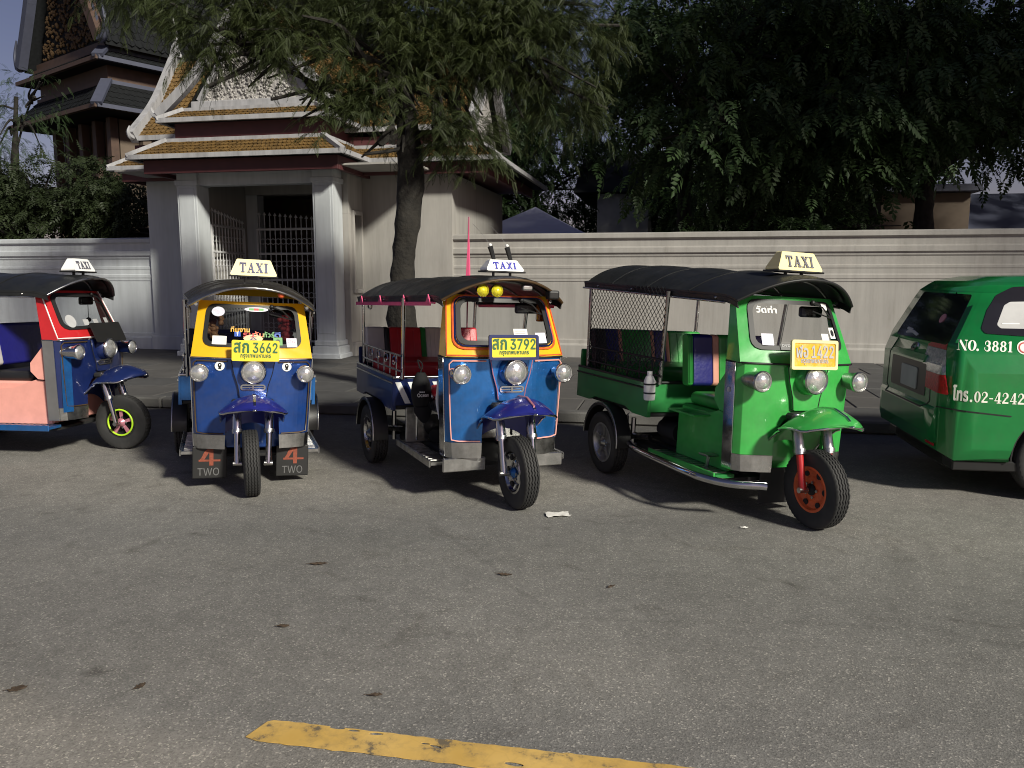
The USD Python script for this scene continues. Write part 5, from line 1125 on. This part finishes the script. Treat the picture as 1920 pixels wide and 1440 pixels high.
for k in range(-14, 24):
    for sg in (1, -1):
        ln_ = LineString([(x0 + k * stp - 1, z0 - 1), (x0 + k * stp + 2, z0 + 2)] if sg > 0 else [(x0 + k * stp - 1, z1 + 1), (x0 + k * stp + 2, z1 - 2)]).intersection(sbox(x0, z0, x1, z1))
        if ln_.length > .03:
            (a, b), (c_, d) = ln_.coords[0], ln_.coords[-1]; sag = lambda x, z: (x, -.578, z)
            net.append(tube([sag(a, b), sag((a + c_) / 2, (b + d) / 2), sag(c_, d)], .0032, 4, cap=False))
tk4.add('side_net', net, 'seal', label='black diamond netting between the rear poles')
tk4.add('guard_tube', tube(arc([(-1.50, -.62, .30), (-1.30, -.66, .29), (-.9, -.66, .28), (-.5, -.64, .27), (-.28, -.52, .26), (-.15, -.30, .26)], 6), .028, 12), 'chrome', smooth=60)
tk4.add('pedal', [tube([(-.62, -.47, .29), (-.60, -.47, .39)], .014, 8), bbox(-.66, -.55, -.52, -.42, .385, .40, .004)], 'steel')
tk4.add('side_tray', bbox(-1.05, -.70, -.56, -.40, .655, .67, .004), 'green')
tk4.add('mud_flap', rbox(-.36, -.345, -.20, .20, .08, .34, .006), 'rubber')
tk4.add('strip_badge', mv(revolve([(0, 0), (.018, 0), (.014, .006), (0, .007)], 16, 'y'), -.40, -.492, .90), 'steel')

# ---- partly seen one at the left edge
tk1, p1 = build_tuk('dark blue tuk-tuk with red windscreen pillars and pink inner panels at the left edge', (-3.86, 7.79), -7.0, 1.0, -1.5,
    dict(body='navy', upper='red', roof='vinyl', trim='steel', rim='under', hub='rose', sign=(.31, .12, 'sign_white', 'letter_grey'), sign_x=-.40, sign_z=1.72, stripes=S_navyseat, driver_back=[(.12, 'seat_grey'), (.6, 'seat_navy')], upper_line='sign_white',
         fender='navy', nose='navy', zrear=1.58, inner='pink', tub='navy', step_edge='blue', step='blue', fw='spoke', spoke='rose', strip='alloy', piping='gold', hl_shell='steel', hl_side='chrome', belt='steel'))
for sg in (-1, 1): tk1.add('rim_ring', mv(tube([(.128 * math.cos(a), 0, .128 * math.sin(a)) for a in np.linspace(0, 2 * math.pi, 41)], .009, 8), 0, sg * .052, .27), 'lime', smooth=60, lean=False)
tk1.add('blue_side_panel', m3.Manifold.hull_points(np.array([(front_x(y) + .004 + d, -y, z) for y in (.47, .38) for z in (.42, .94) for d in (0, .006)])), 'blue')
tk1.add('license_plate', mv(ext(rrect(.46, .2, .012), .01, 'yz', 0), -.15, .04, 1.155, ry=-24), 'black_plastic')
for u, w in ((-.25, .33), (.05, .33), (.45, .35)): sticker(tk1, p1['upper'], u, w, .07, .06, 'pale_grey', dx=.012)
sticker(tk1, p1['upper'], -.62, .36, .1, .1, 'pale_grey', 'oval_sticker', affinity.scale(Point(0, 0).buffer(.5), .11, .13), dx=.012)
tk1.add('hanging_charm', [tube([(-.5, .26, 1.42), (-.5, .26, 1.28)], .004, 4), mv(trimesh.creation.icosphere(1, .025), -.5, .26, 1.27), mv(trimesh.creation.cone(.02, .06, sections=8), -.5, .26, 1.19)], 'seal')

# ------------------------------------------------------------------ things hung on the tuk-tuks
def world_of(tk_loc, yaw, p):
    a = math.radians(yaw); return np.array([tk_loc[0] + p[0] * math.cos(a) - p[1] * math.sin(a), tk_loc[1] + p[0] * math.sin(a) + p[1] * math.cos(a), p[2]])
cap_ = thing('cap', 'black cap with white lettering hanging from the rail of the metallic blue tuk-tuk', 'cap', world_of((.044, 5.735), -66, (-1.02, -.42, .62)), -66)
rows = []
for v_ in np.linspace(0, 1, 12):
    z = .30 * v_; r = .072 * math.sin(math.pi * (.15 + .80 * v_)) ** .7 + .014
    rows.append([[r * .75 * math.cos(a) + .02, r * 1.0 * math.sin(a), z] for a in np.linspace(0, 2 * math.pi, 21)])
obj('crown', grid(np.array(rows), True), M['skin_cloth'], cap_, smooth=True)
br_ = np.array([[[.055 + .03 * math.sin(math.pi * u) + .01 * v_, -.075 + .15 * u, .02 - .13 * v_ * math.sin(math.pi * (.1 + .8 * u))] for u in np.linspace(0, 1, 11)] for v_ in np.linspace(0, 1, 6)])
obj('brim', shell(br_, br_ - [.006, 0, 0]), M['skin_cloth'], cap_, smooth=50)
obj('strap', tube(arc([(0, 0, .29), (.0, .02, .36), (0, -.02, .40), (0, 0, .33)], 5), .006, 5), M['skin_cloth'], cap_)
for txt, y0, y1, z0, z1 in (('Ocean', -.05, .045, .105, .135), ('sea', -.035, .01, .14, .152)):
    e = ext(fit(glyphs(txt, .1, 'inter', 1), y0, y1, z0, z1), .003, 'yz', 0); v = e.vertices
    v[:, 0] += .02 + .086 * .75 * np.sqrt(np.maximum(0, 1 - (v[:, 1] / .086) ** 2)) + .002; obj('lettering', trimesh.Trimesh(v, e.faces, process=False), M['white'], cap_)
bot = thing('bottle', 'white plastic bottle strapped to the pole of the green tuk-tuk', 'bottle', world_of((2.061, 5.265), -69.4, (-1.20, -.60, .74)), 0)
obj('body', revolve([(0, 0), (.042, 0), (.045, .02), (.045, .15), (.03, .185), (.018, .195), (.018, .2), (0, .2)], 24), M['sign_white'], bot, smooth=40)
obj('cap', revolve([(0, .2), (.022, .2), (.022, .225), (0, .228)], 16), M['white'], bot, smooth=40)
obj('strap', [mv(revolve([(.0455, 0), (.0475, 0), (.0475, .012), (.0455, .012)], 20), z=z) for z in (.05, .12)], M['seal'], bot)

# ------------------------------------------------------------------ green van (local: x forward, y to its left, right side on y = 0)
VL, VY = (3.28, 5.95), -9.5
van = thing('van_taxi', 'green van taxi with white number lettering cut off at the right edge', 'van', (VL[0], VL[1], 0), VY)
VW = 1.74
side = Polygon([(.10, .30), (.0, .36), (-.05, .48), (-.055, .66), (-.015, .69), (-.01, 1.02), (.05, 1.14), (.26, 1.58), (.36, 1.66), (.55, 1.70), (1.6, 1.735), (2.5, 1.70), (2.75, 1.66), (3.45, 1.14), (4.15, 1.0), (4.42, .86), (4.5, .62), (4.48, .30)]).buffer(-.03).buffer(.03, quad_segs=6)
front = Polygon([(.06, .25), (.005, .40), (.0, .75), (.005, .98), (.03, 1.12), (.13, 1.50), (.19, 1.63), (.28, 1.70), (.5, 1.735), (.87, 1.75), (1.24, 1.735), (1.46, 1.70), (1.55, 1.63), (1.61, 1.50), (1.71, 1.12), (1.735, .98), (1.74, .75), (1.735, .40), (1.68, .25)]).buffer(-.03).buffer(.03, quad_segs=6)
plan = rrect(4.56, VW, .30, 2.225, VW / 2)
def mf(mesh):
    return m3.Manifold(m3.Mesh(np.ascontiguousarray(mesh.vertices, np.float32), np.ascontiguousarray(mesh.faces, np.uint32)))
def cs(poly):
    gs = getattr(poly, 'geoms', [poly])
    return m3.CrossSection([np.array(r.coords)[:-1] for g in gs for r in [g.exterior, *g.interiors]], m3.FillRule.EvenOdd)
def ex_xz(poly, y0=-1.0, h=4.0, d=(0, 1)): return cs(poly).extrude(h).transform(np.array([[1, 0, d[0], d[0] * y0], [0, 0, d[1], d[1] * y0], [0, 1, 0, 0]])) if d == (0, 1) else cs(poly).extrude(h).transform(np.array([[1, 0, d[0], d[0] * y0], [0, 0, d[1], d[1] * y0], [0, 1, 0, 0]]))
def ex_yz(poly, x0=-1.0, h=7.0): return cs(poly).extrude(h).transform(np.array([[0, 0, 1, x0], [1, 0, 0, 0], [0, 1, 0, 0]]))
def fix(m): return m if m.volume() > 0 else m.mirror([0, 0, 1]).mirror([0, 0, 1])
pln = cs(plan).extrude(3.0).translate([0, 0, -.5])
hullv = (ex_yz(front) ^ pln)
sx = cs(side).extrude(4.0); sx = sx.transform(np.array([[1, 0, 0, 0], [0, 0, -1, 3.0], [0, 1, 0, 0]]))
hullv = hullv ^ sx
arch = [m3.Manifold.cylinder(.30, .375, .375, 40).transform(np.array([[1, 0, 0, x], [0, 0, -1, y], [0, 1, 0, .335]])) for x in (.86, 3.62) for y in (.29, VW + .01)]
bodyv = hullv
for a in arch: bodyv = bodyv - a
obj('body', bodyv, M['van_green'], van, smooth=28)
def prism_side(poly, d):
    """polygon drawn on the plane of the right side, carried along the horizontal direction d"""
    dx, dy = d; return cs(poly).extrude(1.6).transform(np.array([[1, 0, -dx, dx * .7], [0, 0, -dy, dy * .7], [0, 1, 0, 0]]))
def patch(poly, d=(0, 1), out=.005, base=None):
    base = base or bodyv; n = math.hypot(*d); dd = (d[0] / n, d[1] / n); pr = prism_side(poly, dd)
    return (pr ^ base.translate([-dd[0] * out, -dd[1] * out, 0])) - base
DG = (.32, .95)
def rnd(p, r): return Polygon(p).buffer(-r).buffer(r, quad_segs=4)
obj('rear_window', patch(rnd([(-.19, 1.60), (-.16, 1.62), (.03, 1.63), (.035, 1.56), (-.05, 1.275), (-.24, 1.215), (-.27, 1.26)], .02), DG, .006), M['dark_glass'], van, smooth=30, label='dark wrap-around corner of the rear window')
sw = obj('side_window', patch(rnd([(.235, 1.31), (.28, 1.45), (.35, 1.56), (.47, 1.62), (1.1, 1.66), (1.1, 1.24), (.5, 1.26), (.265, 1.275)], .03), (0, 1), .006), M['dark_glass'], van, smooth=30)
obj('window_card', patch(rnd([(.345, 1.34), (.40, 1.485), (.44, 1.51), (.66, 1.515), (.66, 1.31), (.37, 1.315)], .02), (0, 1), .008), M['pale_grey'], sw)
obj('window_lettering', patch(fit(glyphs('TAXI-METER', .03), .33, .52, 1.33, 1.36).buffer(0), (0, 1), .010) if False else patch(sbox(.38, 1.345, .50, 1.353), (0, 1), .010), M['white'], sw)
sw2 = obj('side_window', patch(rnd([(1.2, 1.24), (1.2, 1.64), (2.1, 1.63), (2.1, 1.22)], .04), (0, 1), .006), M['dark_glass'], van, smooth=30)
obj('side_window', patch(rnd([(2.2, 1.22), (2.2, 1.62), (2.62, 1.60), (3.15, 1.22)], .04), (0, 1), .006), M['dark_glass'], van, smooth=30)
t_ = [(-.155, 1.15), (-.015, 1.265), (-.0, 1.265), (-.02, 1.14), (-.012, .95), (.018, .80), (-.215, .825), (-.195, .96), (-.175, 1.07)]
def zcut(z0, z1): return Polygon(t_).buffer(-.012).buffer(.012).intersection(sbox(-2, z0, 2, z1))
tl = obj('tail_light', patch(zcut(.952, 1.135), DG, .012), M['tail_clear'], van, smooth=35)
obj('red_lens', patch(zcut(1.137, 2), DG, .012), M['tail_red'], tl, smooth=35); obj('red_lens', patch(zcut(.5, .950), DG, .012), M['tail_red'], tl, smooth=35)
obj('lens_rib', patch(sbox(-.2, 1.02, -.05, 1.026).intersection(Polygon(t_)), DG, .014), M['pale_grey'], tl)
# the tailgate face: window, handle, plate, emblem (polygons on the rear, y z)
def patch_rear(poly, out=.006, base=None):
    base = base or bodyv; pr = cs(poly).extrude(.9).transform(np.array([[0, 0, 1, -.3], [1, 0, 0, 0], [0, 1, 0, 0]])); return (pr ^ base.translate([-out, 0, 0])) - base
rw = obj('rear_window', patch_rear(rnd([(.22, 1.17), (.32, 1.56), (VW - .32, 1.56), (VW - .22, 1.17)], .04), .004), M['dark_glass'], van, smooth=30)
obj('window_sticker', patch_rear(fit(LineString([(0, 0), (1, .3), (2, .1), (1.4, .5), (2.2, .6)]).buffer(.18), .95, 1.30, 1.19, 1.25), .009), M['pale_grey'], rw)
obj('window_sticker', patch_rear(affinity.scale(Point(.62, 1.36).buffer(.045), 1.2, .8), .009), M['rose'], rw)
obj('plate_recess', patch_rear(rnd([(.42, .74), (.42, 1.00), (1.32, 1.00), (1.32, .74)], .02), .004), M['black_plastic'], van)
obj('license_plate', patch_rear(rnd([(.62, .77), (.62, .95), (1.02, .95), (1.02, .77)], .015), .012), M['pale_grey'], van)
obj('handle_bar', patch_rear(rnd([(.46, 1.01), (.46, 1.07), (1.28, 1.07), (1.28, 1.01)], .015), .020), M['van_green'], van)
obj('rear_emblem', patch_rear(affinity.scale(Point(.87, 1.11).buffer(.05), 1.3, .7).difference(affinity.scale(Point(.87, 1.11).buffer(.03), 1.3, .5)), .012), M['chrome'], van)
obj('tailgate_seam', patch_rear(unary_union([LineString([(.34, 1.15), (.30, .72), (.40, .66), (VW - .40, .66), (VW - .30, .72), (VW - .34, 1.15)]).buffer(.006)]), .003), M['seal'], van)
obj('bumper_seam', patch(LineString([(-.4, .70), (.0, .70), (.25, .68), (.46, .66)]).buffer(.005), (0, 1), .003), M['seal'], van)
obj('reflector', patch(rnd([(-.13, .385), (-.13, .41), (-.06, .41), (-.06, .385)], .008), DG, .012), M['tail_red'], van)
obj('sill', [bbox(.10, 3.0, .06, VW - .06, .22, .30, .01)], M['black_plastic'], van)
for ls in ([(1.14, 1.69), (1.13, 1.2), (1.16, .78), (1.28, .58), (1.28, .34)], [(2.14, 1.66), (2.15, .34)]):
    obj('door_seam', patch(LineString(ls).buffer(.005), (0, 1), .003), M['seal'], van)
for x in (1.22, 2.24): obj('door_handle', patch(rrect(.17, .035, .012, x + .1, .99), (0, 1), .018), M['van_green'], van)
obj('fuel_flap', patch(rrect(.17, .17, .02, .62, .99).difference(rrect(.16, .16, .02, .62, .99)), (0, 1), .002), M['seal'], van)
# lettering on the side
def serif(txt, x0, x1, z0, z1, kind='inter', sl=0.0):
    g_ = fit(glyphs(txt, .1, kind, 1), x0, x1, z0, z1); return affinity.skew(g_, 0, 0) if not sl else affinity.affine_transform(g_, [1, 0, -math.tan(math.radians(sl)), 1, 0, math.tan(math.radians(sl)) * x0])
def side_text(shape, name='side_lettering'):
    pl2 = [g_ for g_ in getattr(shape, 'geoms', [shape])]; out = []
    for g_ in pl2:
        q = patch(g_.buffer(0), DG, .003)
        if q.num_tri(): out.append(tm(q))
    obj(name, cat(out), M['letter_cream'], van)
SLT = 1.6
def slabs(rects): return unary_union([sbox(*r) for r in rects])
N_ = unary_union([sbox(0, 0, .035, 1), Polygon([(0, 1), (.22, 1), (.82, 0), (.6, 0)]), sbox(.70, 0, .735, 1), sbox(-.1, .93, .2, 1), sbox(.58, .93, .86, 1), sbox(-.12, 0, .16, .07)])
def didone(ch):
    if ch == 'N': return N_, .9
    if ch == 'O': return affinity.scale(Point(.4, .5).buffer(.5, quad_segs=10), .8, 1).difference(affinity.scale(Point(.4, .5).buffer(.5, quad_segs=10), .34, .9)), .82
    if ch == '.': return Point(.12, .1).buffer(.12), .4
    if ch == '3': return unary_union([Point(.3, .74).buffer(.26).difference(affinity.scale(Point(.24, .74).buffer(.26), .55, .8)), Point(.3, .28).buffer(.29).difference(affinity.scale(Point(.22, .28).buffer(.29), .6, .8))]).difference(sbox(-.1, .36, .2, .64)).buffer(.01), .72
    if ch == '8': return unary_union([affinity.scale(Point(.3, .75).buffer(.25), 1.05, 1), affinity.scale(Point(.3, .28).buffer(.28), 1.1, 1)]).difference(affinity.scale(Point(.3, .75).buffer(.17), .62, 1)).difference(affinity.scale(Point(.3, .28).buffer(.2), .62, 1)), .74
    if ch == '1': return unary_union([sbox(.12, 0, .32, 1), Polygon([(0, .82), (.14, 1), (.14, .86)]), sbox(.02, 0, .42, .06)]), .55
    if ch == '0': return affinity.scale(Point(.3, .5).buffer(.5, quad_segs=10), .6, 1).difference(affinity.scale(Point(.3, .5).buffer(.5, quad_segs=10), .24, .86)), .72
    if ch == '2': return unary_union([Point(.28, .72).buffer(.28).difference(affinity.scale(Point(.22, .70).buffer(.28), .55, .8)).difference(sbox(-.1, .3, .2, .62)), Polygon([(.50, .62), (.36, .62), (0, .14), (0, 0), (.16, .12)]), sbox(0, 0, .58, .16)]), .72
    if ch == '4': return unary_union([sbox(.34, 0, .52, 1), sbox(0, .2, .66, .28), Polygon([(0, .2), (.06, .2), (.40, .92), (.34, 1)]), sbox(.24, 0, .62, .06)]), .76
    if ch == '-': return sbox(0, .36, .36, .46), .5
def dline(txt, x0, x1, z0, z1, sl=0.0):
    out, x = [], 0
    for ch in txt:
        if ch == ' ': x += .35; continue
        g_, w = didone(ch); out.append(affinity.translate(g_, x, 0)); x += w
    g_ = unary_union(out); a, b, c_, d = g_.bounds; k = math.tan(math.radians(sl))
    g_ = affinity.affine_transform(g_, [(x1 - x0) / (c_ - a), 0, 0, (z1 - z0), x0 - a * (x1 - x0) / (c_ - a), z0]); return affinity.affine_transform(g_, [1, 0, -k, 1, 0, k * x0])
side_text(dline('NO. 3881', .052, .435, 1.15, 1.228, SLT))
side_text(serif('โทร', .045, .155, .765, .885, 'thai', SLT)); side_text(dline('.02-42424', .168, .60, .762, .845, SLT))
ro = obj('round_logo', patch(Point(.53, 1.175).buffer(.05), (0, 1), .003), M['letter_cream'], van); obj('logo_ring', patch(Point(.53, 1.175).buffer(.04).difference(Point(.53, 1.175).buffer(.03)), (0, 1), .005), M['red'], ro)
class VT:
    root = van
    def add(self, name, mesh, m, parent=None, smooth=False, lean=True, label=None, kind=None): return obj(name, mesh, M[m], parent or van, smooth, label, kind)
for x in (.86, 3.62):
    for y, sd in ((.13, -1), (VW - .13, 1)): wheel(VT(), 'wheel', (x, y, .315), .315, .20, .20, 'spoke', 'alloy', 'steel', side=sd)
for x in (.86, 3.62):
    for y in (.30, VW - .02):
        obj('wheel_well', m3.Manifold.cylinder(.28, .37, .37, 32).transform(np.array([[1, 0, 0, x], [0, 0, -1, y], [0, 1, 0, .335]])) - m3.Manifold.cylinder(.5, .36, .36, 32).transform(np.array([[1, 0, 0, x], [0, 0, -1, y + .1], [0, 1, 0, .335]])) - m3.Manifold.cube([6, 6, .33]).translate([-1, -2, -.02]), M['under'], van)
obj('underbody', bbox(.1, 4.3, .25, VW - .25, .2, .34, .02), M['under'], van)
fr_ = obj('windscreen', (lambda: (cs(rnd([(.25, 1.18), (.36, 1.60), (VW - .36, 1.60), (VW - .25, 1.18)], .04)).extrude(2.2).transform(np.array([[0, 0, 1, 2.5], [1, 0, 0, 0], [0, 1, 0, 0]])) ^ bodyv.translate([.006, 0, .004])) - bodyv)(), M['dark_glass'], van, smooth=30)

# ------------------------------------------------------------------ litter on the road
def litter(name, label, cat_, x, y, w, h, rot, m, seed, crumple=.012, group=None):
    rr = np.random.default_rng(seed); n = 9; t = thing(name, label, cat_, (x, y, .004), rot, group)
    P = np.array([[[w * (u - .5) + rr.normal(0, w * .03), h * (v - .5) + rr.normal(0, h * .05), .002 + crumple * rr.random()] for v in np.linspace(0, 1, 5)] for u in np.linspace(0, 1, n)])
    if cat_ == 'leaf': P[:, :, 1] *= np.sin(np.pi * np.linspace(.06, .94, n))[:, None] ** .8
    Q = P - [0, 0, .0015]; obj('sheet' if cat_ != 'leaf' else 'blade', shell(P, Q), m, t, smooth=40)
    if cat_ == 'leaf': obj('stalk', tube([P[0].mean(0), P[0].mean(0) - [w * .25, 0, 0]], .0015, 4), m, t)
    return t
def gpt(u, v):
    x = (u - 960) / FPX; z = -(v - 720) / FPX; p = math.radians(PITCH); r = np.array([x, math.cos(p) + math.sin(p) * z, -math.sin(p) + math.cos(p) * z]); return r[:2] * (-CAM_H / r[2])
litter('paper_scrap', 'flattened grey paper scrap lying beside the front wheel of the metallic blue tuk-tuk', 'paper', .33, 5.53, .17, .10, 10, M['paper'], 1)
litter('paper_scrap', 'tiny white paper scrap on the road in front of the green tuk-tuk', 'paper', 1.58, 5.24, .05, .022, -5, M['paper'], 2, .006)
for k, (x, y, w, h, rot, lb) in enumerate(((-1.15, 4.55, .10, .03, 5, 'dark dry leaf on the road in front of the blue and yellow tuk-tuk'), (-.04, 4.38, .08, .028, -8, 'thin dark leaf near the middle of the road'), (-1.12, 3.70, .055, .03, 12, 'small dark leaf on the road, left of the middle'),
                                         (-2.05, 3.10, .07, .04, 30, 'brown leaf on the road near the lower left corner'), (-.56, 3.05, .06, .022, 0, 'small leaf just above the start of the yellow line'), (-1.55, 3.12, .05, .03, 60, 'curled leaf between the lower left corner and the yellow line'), (.55, 4.2, .05, .02, 40, 'tiny dark leaf right of the middle of the road'))):
    litter('fallen_leaf', lb, 'leaf', x, y, w, h, rot, M['dead_leaf'], 10 + k, .008)
print('foliage triangles', tris, sum(tris))
